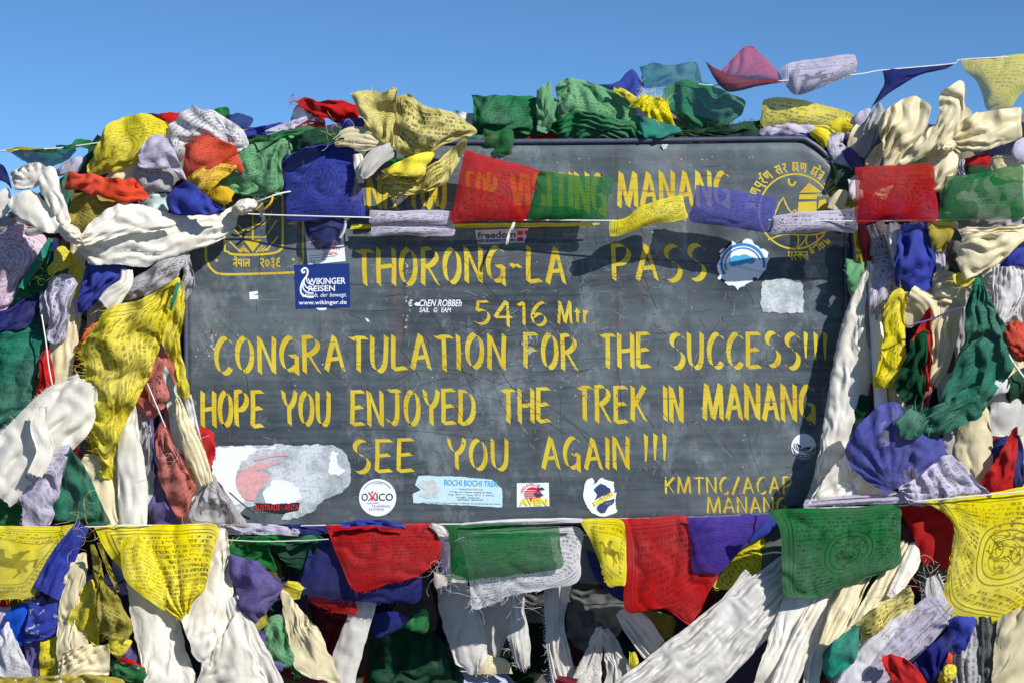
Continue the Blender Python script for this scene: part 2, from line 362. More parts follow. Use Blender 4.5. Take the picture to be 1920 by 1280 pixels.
def S(col, label, spine, d, b=.012, n=3, amp=.006, c=.003, cs=30., d1=None, pr=0, rows=10, ink=.7, see=0., name=None, parent=None, cat='scarf', fr='', fl=10, twist=0., wet=0, rot=1, dm=0., ex=None):
    SEED[0] += 1; s = SEED[0]*1.37; d += DOFF[0]; b *= .5; c *= CR*(.4 if col in ('silk', 'cream', 'silver') else 1.); amp *= FO
    d1 = d1 if d1 is None else d1+DOFF[0]
    P = pts(spine); L = np.linalg.norm(np.diff(P[:, :2], axis=0), axis=1).sum(); nt_ = int(np.clip(L/4, 10, 140))
    Q = catmull(P, nt_); T = np.gradient(Q[:, :2], axis=0); T /= np.linalg.norm(T, axis=1)[:, None]+1e-9
    wmax = P[:, 2].max(); ns = int(np.clip(wmax/2.6, 8, 60)); sv = np.linspace(-1, 1, ns)[None]; tv = np.linspace(0, 1, nt_)[:, None]
    Wd = Q[:, 2:3]/2*(1+min(.16, 5./max(wmax, 1))*noise(tv*L/40+0*sv, sv*.7, s)+min(.06, 1.2/max(wmax, 1))*noise(tv*L/9+0*sv, sv, s+3))
    X = Q[:, 0:1]-T[:, 1:2]*Wd*sv; Y = Q[:, 1:2]+T[:, 0:1]*Wd*sv
    X = X+T[:, 0:1]*(3.5*noise(sv*Wd/7+0*tv, tv*0, s+8))*np.where((tv < .06) | (tv > .94), 1, 0); Y = Y+T[:, 1:2]*(3.5*noise(sv*Wd/7+0*tv, tv*0, s+8))*np.where((tv < .06) | (tv > .94), 1, 0)
    D = (d if d1 is None else d+(d1-d)*tv)+b*(1-np.abs(sv)**2.2)*np.minimum(1, Wd/12)+dm*np.sin(np.pi*tv)
    ph = sv*n/2+twist*tv*L/100+.5*noise(tv*L/80+0*sv, sv*.5, s+1)
    D = D+amp*fold_wave(ph)*np.clip(.6+1.3*noise(tv*L/50+0*sv, sv*1.3, s+4), .05, 1.5)+c*crumple(X, Y, cs, s)
    X, Y, D = drape(X, Y, D, ex or ((.20, .05) if X.shape[1] > 12 else (.1, .05)), 0, s)
    uv = np.stack([tv+0*sv, .5+.5*sv+0*tv], -1) if rot else np.stack([.5+.5*sv+0*tv, 1-tv+0*sv], -1)
    mat = cloth(col, pr, see, rows, ink, wet)
    o = link(name or 'khata_scarf', px(X, Y, D), grid_faces(*X.shape), mat, parent, uv.reshape(-1, 2))
    if parent is None: tag(o, label, cat, GROUP[0])
    elif label: o['label'] = label
    if not fr and wmax > 20: fr = 'B'; fl = 6
    if fr and parent is None:
        bpy.context.view_layer.update(); fringe(o, X, Y, D, fr, fl, cloth(col, 0, see, 16, .8, 0), int(s*100))
    return o
def knot(col, label, cx, cy, rx, ry, d, dep=.03, parent=None, ang=0., n=5, amp=.16, name=None, cat='knot'):
    SEED[0] += 1; s = SEED[0]; d += DOFF[0]
    th = np.linspace(0, np.pi, 26)[:, None]; ph = np.linspace(0, 2*np.pi, 41)[None]
    r = 1+amp*fold_wave(ph/np.pi*n/2+th*1.6+.6*noise(th*2+0*ph, np.cos(ph)*2+0*th, s))+.12*noise(np.cos(ph)*np.sin(th)*3, np.cos(th)*3+np.sin(ph)*2, s)
    x = np.sin(th)*np.cos(ph)*r; z = np.sin(th)*np.sin(ph)*r; y = np.cos(th)*r+0*ph
    a = math.radians(ang); X = cx+rx*y*math.cos(a)-ry*x*math.sin(a); Y = cy+rx*y*math.sin(a)+ry*x*math.cos(a)
    o = link(name or 'knot', px(X, Y, d+dep*z), grid_faces(*X.shape), cloth(col), parent)
    if parent is None: tag(o, label, cat, GROUP[0])
    return o
def tube_geo(P3, r, k=6):
    P3 = np.asarray(P3, float); T = np.gradient(P3, axis=0); T /= np.linalg.norm(T, axis=1)[:, None]+1e-9
    A = np.cross(T, np.array([.13, .97, .21])); A /= np.linalg.norm(A, axis=1)[:, None]+1e-9; Bn = np.cross(T, A)
    a = np.linspace(0, 2*np.pi, k, endpoint=False); R = np.broadcast_to(np.asarray(r, float), (len(P3),))[:, None, None]
    V = P3[:, None]+R*(np.cos(a)[None, :, None]*A[:, None]+np.sin(a)[None, :, None]*Bn[:, None])
    Fc = []
    for i in range(len(P3)-1):
        for j in range(k): Fc.append((i*k+j, i*k+(j+1) % k, (i+1)*k+(j+1) % k, (i+1)*k+j))
    return V.reshape(-1, 3), Fc
def cord(label, spine, r, mat, name='string', parent=None, cat='string', group=None):
    P = pts(spine); Q = catmull(P, max(8, int(np.linalg.norm(np.diff(P[:, :2], axis=0), axis=1).sum()/8)))
    V, Fc = tube_geo(px(Q[:, 0], Q[:, 1], Q[:, 2]), r)
    o = link(name, V, Fc, mat, parent)
    if parent is None: tag(o, label, cat, group)
    return o
# ------------------------------------------------------------------ ground and the buried heap
def sheet(name, size, z, mat, n=80, amp=.0):
    g = np.linspace(-1, 1, n); gx, gy = np.meshgrid(np.sign(g)*np.abs(g)**3*size, np.sign(g)*np.abs(g)**3*size)
    gz = z+amp*noise(gx*.7, gy*.7, 2)
    o = link(name, np.stack([gx, gy, gz], -1), grid_faces(n, n), mat); o['kind'] = 'structure'; return o
m, b, out = new_mat('scree'); tc = b.n('ShaderNodeTexCoord'); a = b.mix(b.map(b.noise(tc.outputs['Object'], 3., 6, .7), .45, .6), lin((58, 54, 48)), lin((92, 88, 84)))
pb = b.n('ShaderNodeBsdfPrincipled'); b.t.links.new(a, pb.inputs[0]); pb.inputs['Roughness'].default_value = .9; b.t.links.new(pb.outputs[0], out.inputs[0])
sheet('ground', 1500., 0., m, 90, .05)
# snow drift lying under the board
gx, gy = np.meshgrid(np.linspace(-.6, .6, 40), np.linspace(-.5, .5, 30))
hz = .652*np.exp(-((gx/.20)**4+(gy/.20)**4))+.012*noise(gx*9, gy*9, 4)
link('snow_drift', np.stack([gx-.09, gy+.22, hz], -1), grid_faces(30, 40), plain('snow', (170, 180, 198), .7, .3, .1))['kind'] = 'structure'  # blue-grey base colour stands in for snow lying in shade
# the mass of old flags buried under everything that can be told apart
def heap():
    V = []; Fc = []
    def add(outline, d, bb, c, cs, p):
        X, Y, U, W = coons(outline, 9.)
        D = d+bb*(1-np.abs(2*U-1)**p)*(1-np.abs(2*W-1)**p)+c*crumple(X, Y, cs, 71)
        k = len(V); V.extend(px(X, Y, D).reshape(-1, 3).tolist()); Fc.extend((grid_faces(*X.shape)+k).tolist())
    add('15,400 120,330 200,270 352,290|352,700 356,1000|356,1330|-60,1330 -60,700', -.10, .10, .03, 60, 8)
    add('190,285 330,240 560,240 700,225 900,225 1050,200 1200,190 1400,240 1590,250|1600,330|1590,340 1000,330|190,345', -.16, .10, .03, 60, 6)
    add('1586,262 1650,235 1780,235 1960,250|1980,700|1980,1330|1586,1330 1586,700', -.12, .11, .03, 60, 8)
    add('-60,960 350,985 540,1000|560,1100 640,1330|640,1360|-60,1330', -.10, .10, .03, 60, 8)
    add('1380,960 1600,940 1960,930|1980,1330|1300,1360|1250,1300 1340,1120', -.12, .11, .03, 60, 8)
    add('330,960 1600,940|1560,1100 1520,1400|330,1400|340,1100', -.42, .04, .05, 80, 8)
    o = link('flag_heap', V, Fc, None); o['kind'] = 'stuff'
    m, b, out = new_mat('old_flags'); tc = b.n('ShaderNodeTexCoord'); P = tc.outputs['Object']
    vo = b.n('ShaderNodeTexVoronoi'); b.t.links.new(b.vec(P, (1, 1, .6), (.3, .2, .5)), vo.inputs['Vector']); vo.inputs['Scale'].default_value = 14.; vo.inputs['Randomness'].default_value = 1.
    sp = b.n('ShaderNodeSeparateColor'); b.t.links.new(vo.outputs['Color'], sp.inputs[0])
    rp = b.n('ShaderNodeValToRGB'); rp.color_ramp.interpolation = 'CONSTANT'; el = rp.color_ramp.elements
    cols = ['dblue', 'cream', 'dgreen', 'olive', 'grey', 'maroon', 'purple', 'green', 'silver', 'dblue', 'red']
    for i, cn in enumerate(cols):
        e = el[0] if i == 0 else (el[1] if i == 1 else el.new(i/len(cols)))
        e.position = i/len(cols); e.color = tuple(v*.22 for v in lin(PAL[cn])[:3])+(1,)  # flag dyes darkened so gaps and the hollow read as deep shade
    b.t.links.new(sp.outputs[0], rp.inputs[0])
    pb = b.n('ShaderNodeBsdfPrincipled'); b.t.links.new(rp.outputs[0], pb.inputs[0]); pb.inputs['Roughness'].default_value = .9
    b.t.links.new(b.bump(b.noise(P, 40., 5, .65), .7, .01), pb.inputs['Normal']); b.t.links.new(pb.outputs[0], out.inputs[0])
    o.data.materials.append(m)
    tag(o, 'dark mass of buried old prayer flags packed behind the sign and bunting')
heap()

# ------------------------------------------------------------------ the board
SIGN = thing('trek_sign', 'weathered grey metal sign with hand painted yellow lettering, wrapped in flags', 'sign', (960, 985, 0))
def board_mat():
    m, b, out = new_mat('slate_paint'); tc = b.n('ShaderNodeTexCoord'); P = tc.outputs['Object']
    sx = b.n('ShaderNodeSeparateXYZ'); b.t.links.new(P, sx.inputs[0]); x, z = sx.outputs[0], sx.outputs[2]
    a = b.mix(b.map(b.noise(b.vec(P, (2.2, 1, 3.4)), 1., 5, .62), .40, .60), lin((54, 64, 72)), lin((92, 102, 107)))
    a = b.mix(b.m('MULTIPLY', b.map(b.noise(b.vec(P, (5, 1, 90)), 1., 4, .6), .42, .66), .38), a, lin((108, 116, 119)))
    a = b.mix(b.m('MULTIPLY', b.map(b.noise(b.vec(P, (7, 1, 5), (0, 0, 0), (3, 0, 1)), 1., 5, .7), .53, .72), .7), a, lin((42, 50, 57)))
    # pale scuffs, bluish where snow rubbed
    a = b.mix(b.m('MULTIPLY', b.map(b.noise(b.vec(P, (9, 1, 6), (0, .5, 0), (9, 0, 4)), 1., 7, .75), .53, .70), .6), a, lin((150, 160, 164)))
    # seams of the metal sheets
    for x0, wd, k in ((-.202, .0035, .75), (.196, .003, .55), (-.36, .0018, .3), (.33, .0018, .3), (.03, .0012, .25)):
        g = b.m('MULTIPLY', b.line(b.m('MULTIPLY_ADD', b.noise(b.vec(P, (1, 1, 18)), 1., 2), .006, x), x0+.003, wd), b.map(b.noise(b.vec(P, (40, 1, 14)), 1., 4, .7), .40, .58))
        a = b.mix(b.m('MULTIPLY', g, k), a, lin((74, 58, 48)))
    # rust: vertical runs and small chips
    rr = b.m('MULTIPLY', b.map(b.noise(b.vec(P, (26, 1, 3.2), (0, .06, 0)), 1., 4, .7), .60, .72), b.map(b.noise(b.vec(P, (130, 1, 60)), 1., 3, .7), .45, .62))
    a = b.mix(b.m('MULTIPLY', rr, .75), a, lin((140, 78, 58)))
    ch = b.map(b.noise(b.vec(P, (75, 1, 75)), 1., 4, .75), .665, .69)
    a = b.mix(b.m('MULTIPLY', ch, .9), a, lin((158, 108, 84)))
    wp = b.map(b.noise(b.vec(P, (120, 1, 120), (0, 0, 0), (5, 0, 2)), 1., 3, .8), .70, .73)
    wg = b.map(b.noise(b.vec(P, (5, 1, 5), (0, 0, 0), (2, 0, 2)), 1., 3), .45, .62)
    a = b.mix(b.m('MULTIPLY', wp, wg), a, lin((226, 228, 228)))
    pb = b.n('ShaderNodeBsdfPrincipled'); b.t.links.new(a, pb.inputs[0])
    b.t.links.new(b.map(b.noise(b.vec(P, (4, 1, 30)), 1., 4, .6), .3, .7, .40, .58), pb.inputs['Roughness']); pb.inputs['Specular IOR Level'].default_value = .35
    h = b.m('ADD', b.m('MULTIPLY', b.noise(b.vec(P, (5, 1, 5)), 1., 3, .5), 1.), b.m('MULTIPLY', b.noise(b.vec(P, (30, 1, 120)), 1., 3), .012))
    b.t.links.new(b.bump(h, 1., .022), pb.inputs['Normal'])
    b.t.links.new(pb.outputs[0], out.inputs[0]); return m
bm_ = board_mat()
def board():
    out = pts('350,1000 350,640 350,360 354,330 366,308 382,294 404,282 432,276 960,272 1200,270 1480,268 1506,270 1530,282 1552,302 1568,322 1578,346 1582,372 1582,700 1582,968')
    X, Y, U, W = coons('352,330 372,296 410,276 700,271 1000,270 1300,268 1480,266 1530,280 1572,322|1583,372 1583,700|1583,970|350,1000 351,700', 14.)
    D = .0001*noise(X/150, Y/150, 8)-.00018
    D[0] -= .004; nr, nc = X.shape
    V = np.vstack([px(X, Y, D).reshape(-1, 3), px(X, Y, D*0-.03).reshape(-1, 3)])
    f1 = grid_faces(nr, nc); Fc = f1.tolist()+(f1[:, ::-1]+nr*nc).tolist(); N = nr*nc
    ring = [(0, j) for j in range(nc)]+[(i, nc-1) for i in range(1, nr)]+[(nr-1, j) for j in range(nc-2, -1, -1)]+[(i, 0) for i in range(nr-2, 0, -1)]
    for (i, j), (k, l) in zip(ring, ring[1:]+ring[:1]): Fc.append((i*nc+j, i*nc+j+N, k*nc+l+N, k*nc+l))
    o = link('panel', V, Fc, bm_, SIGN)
    # folded rim round the top and the edges
    Q = catmull(pts('350,1000 349,700 350,340 368,300 408,272 500,268 960,266 1200,264 1482,260 1512,264 1540,282 1566,312 1580,350 1586,372 1587,700 1587,968'), 220)
    V, Fc = tube_geo(px(Q[:, 0], Q[:, 1], Q[:, 0]*0-.002), .005, 10)
    link('rim', V, Fc, plain('rim_paint', (78, 84, 106), .45, .5, .6, 90.), SIGN)
    for x in (470, 1470):
        V, Fc = tube_geo(px(np.array([x, x]), np.array([970, 1960]), np.array([-.05, -.05])), .022, 12)
        link('post', V, Fc, plain('post_steel', (88, 90, 96), .5), SIGN)
board()
# --- brush lettering: every stroke is swept with a slanted flat nib
GL = {
'A': (.60, '.27,0 .02,1/.27,0 .57,1/.10,.68 .47,.64'), 'C': (.52, '~.49,.13 .40,.02 .24,.03 .08,.24 .02,.52 .08,.84 .22,.99 .38,.97 .49,.84'),
'D': (.54, '0,0 0,1/~0,.0 .26,.03 .45,.22 .50,.5 .44,.78 .26,.96 0,1'), 'E': (.48, '.02,0 .02,1/0,.01 .43,.0/.02,.50 .38,.46/.02,1 .45,.96'),
'F': (.46, '.02,0 .02,1/0,.01 .43,.0/.02,.50 .36,.46'), 'G': (.58, '~.50,.12 .40,.02 .24,.03 .08,.24 .02,.52 .08,.82 .22,.97 .38,.94 .50,.84/.30,.56 .54,.54/.51,.56 .52,1.08'),
'H': (.54, '0,0 .01,1/.49,0 .50,1/.02,.52 .48,.47'), 'I': (.10, '0,0 .02,1'), 'J': (.48, '.04,.02 .46,.0/~.36,0 .36,.6 .33,.86 .22,.98 .10,.96 0,.84'),
'K': (.50, '0,0 0,1/.44,0 .04,.54/.12,.44 .49,1'), 'L': (.46, '.02,0 .02,.97/.02,.98 .44,.93'), 'M': (.72, '.05,0 .0,1/.06,0 .34,.98/.34,.98 .60,0/.61,0 .68,1'),
'N': (.54, '0,0 .02,1/.01,0 .48,1/.48,0 .48,1'), 'O': (.56, '~.26,.0 .10,.14 .02,.44 .06,.78 .18,.97 .32,.97 .46,.78 .50,.46 .43,.14 .27,0'),
'P': (.50, '0,0 .02,1/~0,.02 .26,.0 .43,.14 .43,.34 .26,.52 .02,.56'), 'R': (.54, '0,0 .02,1/~0,.02 .26,.0 .43,.13 .43,.30 .26,.46 .04,.52/.16,.50 .51,1'),
'S': (.52, '~.47,.12 .36,.02 .20,.01 .07,.12 .05,.27 .15,.41 .34,.50 .46,.64 .45,.82 .34,.96 .16,1 .02,.90'), 'T': (.56, '~0,.05 .12,.07 .30,.03 .54,.04/.27,.04 .29,1'),
'U': (.50, '~0,0 .0,.6 .05,.86 .16,.98 .28,.98 .40,.84 .44,.56 .45,0'), 'Y': (.52, '~0,0 .05,.26 .16,.44 .26,.5/~.50,0 .46,.24 .36,.42 .25,.5/.25,.48 .27,1'), 'V': (.5, '0,0 .24,1/.24,1 .48,0'),
'!': (.17, '.05,0 .045,.76/.04,.95 .06,.97'), '-': (.40, '~.02,.54 .12,.49 .2,.53 .32,.52'), '5': (.46, '.42,.0 .12,.03/.12,.03 .08,.42/~.08,.42 .25,.37 .41,.50 .44,.72 .34,.94 .16,1 0,.88'),
'4': (.52, '.32,0 .0,.66/0,.68 .50,.66/.36,.0 .40,1.08'), '1': (.24, '.0,.14 .17,0/.17,0 .19,1'), '6': (.46, '~.38,.0 .22,.10 .08,.36 .03,.66 .10,.92 .24,1 .38,.92 .44,.72 .36,.54 .22,.50 .06,.64'),
't': (.32, '.12,.34 .14,.98/0,.50 .26,.48'), 'r': (.28, '.02,.42 .04,1/~.04,.60 .12,.47 .26,.46'), '.': (.14, '.02,.93 .05,.97'), '/': (.44, '.36,-.02 .02,1.06'), ' ': (.3, ''),
}
DV = {   # Devanagari letters, simplified strokes under their head line
'na': (.55, '0,0 .55,0/.45,0 .45,1/~.45,.5 .22,.46 .08,.58 .16,.72'), 'pa': (.55, '0,0 .55,0/.45,0 .45,1/~.1,0 .1,.42 .22,.58 .45,.5'), 'aa': (.25, '0,0 .25,0/.12,0 .12,1'),
'la': (.6, '0,0 .6,0/.5,0 .5,1/~.5,.4 .36,.34 .27,.6/~.27,.6 .16,.36 .04,.5 .06,.8 .16,.95'), 'ra': (.42, '0,0 .42,0/~.2,0 .3,.2 .22,.42 .06,.46 .36,1'), 'ka': (.7, '0,0 .7,0/.36,0 .36,1/~.36,.3 .1,.3 .06,.55 .22,.62 .36,.46 .6,.3 .68,.5 .58,.7'),
'nna': (.7, '0,0 .7,0/.6,0 .6,1/.1,0 .1,.45/~.1,.45 .22,.6 .34,.45/.36,0 .36,.5'), 'ssa': (.55, '0,0 .55,0/.45,0 .45,1/~.1,0 .1,.42 .22,.58 .45,.5/.12,.1 .42,.5'), 'sa': (.65, '0,0 .65,0/.55,0 .55,1/~.2,0 .28,.2 .2,.4 .06,.44 .32,.95/.3,.45 .55,.45'),
'ksha': (.65, '0,0 .65,0/.55,0 .55,1/~.25,.05 .05,.25 .2,.4 .3,.3/~.2,.42 .02,.62 .15,.85 .3,.7 .55,.5'), 'tra': (.5, '0,0 .5,0/.42,0 .42,1/~.42,.35 .2,.4 .08,.6/.42,.55 .1,.95'), 'a': (.75, '0,0 .75,0/.6,0 .6,1/~.08,.1 .3,.1 .26,.4 .16,.45/~.16,.45 .34,.55 .3,.9 .05,.85/.3,.5 .6,.5'),
'ya': (.55, '0,0 .55,0/.45,0 .45,1/~.14,0 .04,.25 .18,.4/~.18,.4 .06,.6 .25,.72 .45,.55'), 'ja': (.65, '0,0 .65,0/.55,0 .55,1/~.55,.4 .3,.4/~.05,.35 .1,.75 .3,.8 .32,.4'), 'ta': (.5, '0,0 .5,0/.42,0 .42,1/~.42,.35 .2,.38 .1,.6 .22,.9'),
'e': (0, '~-.5,-.36 -.3,-.3 -.12,0'), 'o': (0, '~-.4,-.36 -.25,-.32 -.12,0'), 'dot': (0, '-.22,-.3 -.18,-.28'), 'u': (0, '~-.28,1.0 -.1,1.02 -.2,1.25'), 'reph': (0, '~-.2,-.1 -.25,-.36 0,-.3'),
'2': (.5, '~.05,.15 .25,.0 .42,.2 .3,.45 .1,.5 .2,.6 .45,1'), '0': (.48, '~.22,.1 .05,.4 .2,.85 .4,.5 .22,.1'), '3': (.48, '~.05,.1 .35,.02 .3,.35 .12,.4/~.12,.4 .42,.5 .3,.78 .1,.75 .4,1.05'), '9': (.55, '~.4,.0 .1,.2 .4,.36 .12,.5 .14,.8 .5,.85/.2,0 .5,-.02'), ' ': (.3, ''),
}
def strokes(spec):
    for q in spec.split('/'):
        if not q: continue
        P = pts(q.replace('~', '')); yield catmull(P, 22) if q[0] == '~' else P
class Ink:                                          # collects nib-swept strokes into one mesh
    def __init__(s, d=.00006): s.V = []; s.F = []; s.d = d; s.k = 0
    def sweep(s, P, nx, ny, taper=False):           # P in picture units
        s.k += 1; d = s.d+(s.k % 12)*.00001
        n = len(P); i0 = len(s.V)
        w0 = np.ones(n)
        if taper: w0 = np.linspace(1, .35, n)
        for p, q in zip(P, w0):
            s.V += [px(p[0]-nx*q, p[1]-ny*q, d), px(p[0]+nx*q, p[1]+ny*q, d)]
        for i in range(n-1): s.F.append((i0+2*i, i0+2*i+1, i0+2*i+3, i0+2*i+2))
    def rib(s, P, wd):                              # round-ended even line
        s.k += 1; d = s.d+(s.k % 12)*.00001; P = np.asarray(P, float); T = np.gradient(P, axis=0); T /= np.linalg.norm(T, axis=1)[:, None]+1e-9; i0 = len(s.V)
        for p, t in zip(P, T): s.V += [px(p[0]-t[1]*wd/2, p[1]+t[0]*wd/2, d), px(p[0]+t[1]*wd/2, p[1]-t[0]*wd/2, d)]
        for i in range(len(P)-1): s.F.append((i0+2*i, i0+2*i+1, i0+2*i+3, i0+2*i+2))
    def poly(s, P, d=None):
        s.k += 1; i0 = len(s.V); P = pts(P) if isinstance(P, str) else np.asarray(P)
        s.V += [px(p[0], p[1], (s.d if d is None else d)+(s.k % 12)*.00001) for p in P]; s.F.append(tuple(range(i0, i0+len(P))))
    def disc(s, x, y, r, ry=None, n=20):
        a = np.linspace(0, 2*np.pi, n, endpoint=False); s.poly(np.stack([x+r*np.cos(a), y+(ry or r)*np.sin(a)], -1))
    def arc(s, x, y, rx, ry, a0, a1, wd, n=40):
        a = np.radians(np.linspace(a0, a1, n)); s.rib(np.stack([x+rx*np.cos(a), y+ry*np.sin(a)], -1), wd)
    def word(s, txt, x0, x1, yt, yb, slope=0., nib=1.):
        rnd = random.Random(txt); adv = [GL[c][0]+.17 for c in txt]; tot = sum(adv)-.17; h = yb-yt; nx, ny = .056*h*nib, .043*h*nib
        k = (x1-x0-2*nx)/tot; x = x0+nx
        for c, a_ in zip(txt, adv):
            dy = slope*(x-x0)+rnd.uniform(-.02, .02)*h; sk = rnd.uniform(-.02, .02); fy = rnd.uniform(.97, 1.03)
            for P in strokes(GL[c][1]):
                Q = np.stack([x+(P[:, 0]+sk*(1-P[:, 1]))*k, yt+ny+dy+P[:, 1]*fy*(h-2*ny)], -1)
                if len(P) == 2: Q = catmull(np.vstack([Q[0], (Q[0]+Q[1])/2+np.array([rnd.uniform(-.012, .012)*h, 0]), Q[1]]), 8)
                s.sweep(Q, nx, ny, taper=(c == '!' and len(P) == 2 and P[0, 1] < .5))
            x += a_*k
    def deva(s, seq, x, y, h, wd, ang=0., arc=None):
        ca, sa = math.cos(math.radians(ang)), math.sin(math.radians(ang)); cx = 0.
        for g in seq.split():
            g = ' ' if g == '_' else g
            if arc:
                ax, ay, rx, ry, a0, st = arc; aa = math.radians(a0+st*cx); bx, by = ax+rx*math.cos(aa), ay+ry*math.sin(aa); rot = aa+math.pi/2
                ca, sa = math.cos(rot), math.sin(rot); ox = 0.
            else: bx, by, ox = x, y, cx
            for P in strokes(DV[g][1]):
                X = (P[:, 0]+ox)*h; Y = P[:, 1]*h
                Q = np.stack([bx+X*ca-Y*sa, by+X*sa+Y*ca], -1)
                s.rib(Q, wd)
            cx += DV[g][0]+(.10 if DV[g][0] else 0)
    def done(s, name, mat, parent, label=None):
        o = link(name, s.V, s.F, mat, parent, smooth=False)
        if label: o['label'] = label
        return o
def paint_mat():
    m, b, out = new_mat('yellow_paint'); tc = b.n('ShaderNodeTexCoord'); P = tc.outputs['Object']
    a = b.mix(b.map(b.noise(b.vec(P, (12, 1, 9)), 1., 4, .6), .38, .64), lin((200, 172, 30)), lin((216, 196, 58)))
    a = b.mix(b.m('MULTIPLY', b.map(b.noise(b.vec(P, (60, 1, 45)), 1., 4, .7), .56, .7), .5), a, lin((176, 148, 34)))
    a = b.mix(b.map(b.noise(b.vec(P, (110, 1, 120)), 1., 4, .75), .655, .68), a, lin((96, 74, 50)))
    for i, (ang, kx) in enumerate(((10, 34), (-38, 30), (80, 26))):
        nz = b.noise(b.vec(P, (1.2, 1, kx*1.6), (0, math.radians(ang), 0), (i, 0, i)), 1., 1, .3)
        a = b.mix(b.m('MULTIPLY', b.line(nz, .5, .006), b.m('MULTIPLY', b.map(b.noise(b.vec(P, (9, 1, 9), (0, 0, 0), (i*2, 0, 3)), 1., 2), .55, .62), .6)), a, lin((120, 92, 44)))
    pb = b.n('ShaderNodeBsdfPrincipled'); b.t.links.new(a, pb.inputs[0]); pb.inputs['Roughness'].default_value = .5; pb.inputs['Specular IOR Level'].default_value = .4
    b.t.links.new(pb.outputs[0], out.inputs[0]); return m
YP = paint_mat()
LINES = [
 [('THANK', 592, 748, 326, 396, 0), ('YOU', 762, 840, 322, 394, 0), ('FOR', 872, 936, 322, 392, 0), ('VISITING', 956, 1140, 322, 402, 0), ('MANANG', 1157, 1372, 322, 393, -.02)],
 [('THORONG-LA', 664, 1064, 464, 537, -.012), ('PASS', 1146, 1328, 458, 531, -.004)],
 [('5416', 887, 1027, 564, 611, 0), ('Mtr.', 1045, 1118, 563, 608, 0)],
 [('CONGRATULATION', 400, 952, 630, 702, -.013), ('FOR', 980, 1087, 624, 694, 0), ('THE', 1121, 1224, 623, 693, 0), ('SUCCESS!!!', 1252, 1558, 622, 693, -.006)],
 [('HOPE', 376, 498, 731, 803, -.01), ('YOU', 527, 623, 731, 799, 0), ('ENJOYED', 655, 894, 730, 799, -.008), ('THE', 935, 1036, 726, 795, 0), ('TREK', 1078, 1215, 721, 792, 0), ('IN', 1243, 1284, 721, 792, 0), ('MANANG', 1317, 1532, 718, 790, 0)],
 [('SEE', 658, 780, 822, 887, -.02), ('YOU', 838, 957, 820, 882, 0), ('AGAIN', 1014, 1184, 817, 881, 0), ('!!!', 1204, 1256, 811, 882, 0)],
 [('KMTNC/ACAP', 1247, 1487, 892, 926, 0)], [('MANANG', 1325, 1478, 930, 963, 0)]]
for ln in LINES:
    for wd in ln:
        ik = Ink(); ik.word(*wd, nib=1.05 if wd[4]-wd[3] > 40 else 1.0); ik.done('lettering', YP, SIGN)
# emblem on the left
ik = Ink()
ik.rib(catmull(pts('386,300 386,470 389,492 398,506 414,514 470,514 555,511'), 60), 4.2); ik.rib(catmull(pts('568,300 568,470 566,500'), 20), 4)
ik.rib(catmull(pts('421,300 421,455 425,470 436,477 475,478 512,475 526,468 530,452 529,300'), 70), 4)
ik.poly('457,451 490,450 474,473'); ik.rib(pts('474,330 474,452'), 3)
for q in ('436,427 453,445 498,445 519,413', '446,422 455,432 474,432', '476,421 494,421 506,410 509,397', '430,453 452,474', '521,444 499,471', '474,400 494,380 520,372', '455,461 467,474', '452,464 462,473', '492,461 480,474', '497,463 486,473', '501,466 492,472', '449,467 456,472'):
    ik.rib(catmull(pts(q), 3) if len(q.split()) == 2 else pts(q), 2.6)
ik.disc(406, 489, 2.6); ik.disc(550, 487, 2.6)
ik.deva('na e pa aa la', 437, 487, 14, 2.5); ik.deva('2 0 3 9', 487, 485, 17, 2.6)
ik.deva('sa dot ra ksha nna _ ka o aa ssa', 556, 338, 17, 2.6, 90)
ik.done('painted_emblem', YP, SIGN, 'yellow painted emblem in a rounded frame at upper left')
# emblem on the right
ik = Ink()
ik.arc(1491, 397, 68, 70, 0, 360, 3.2, 90)
ik.deva('a na nna pa u ra reph nna _ sa dot ra _ ksha nna _ ksha e tra _ a aa ya o aa ja na aa', 0, 0, 17, 2.7, 0, (1490, 396, 90, 90, -178, 13.4))
ik.deva('pa ra ka ta', 1478, 473, 15, 2.5); ik.deva('sa dot ra ksha nna', 0, 0, 12, 2.2, 0, (1493, 398, 86, 82, 66, -12))
ik.poly('1499,362 1517,343 1541,361'); ik.poly('1499,365 1533,365 1531,374 1498,374'); ik.poly('1497,379 1531,378 1531,399 1496,399'); ik.poly('1536,376 1548,374 1552,392 1533,394'); ik.rib(pts('1534,362 1535,368 1541,366'), 2.5)
ik.rib(catmull(pts('1479,335 1480,345 1487,348 1492,341'), 12), 4)
ik.rib(pts('1440,432 1456,394 1462,380 1469,371 1472,380 1478,392 1484,399 1491,394 1496,402 1505,410'), 3)
for q in ('1496,440 1497,455 1493,468', '1494,468 1506,455 1514,440', '1514,440 1512,456 1522,468', '1522,468 1532,455 1531,440', '1440,450 1470,440 1500,441 1530,440 1548,435'): ik.rib(catmull(pts(q), 12), 2.6)
ik.done('painted_emblem', YP, SIGN, 'yellow painted round emblem with pagoda at upper right')

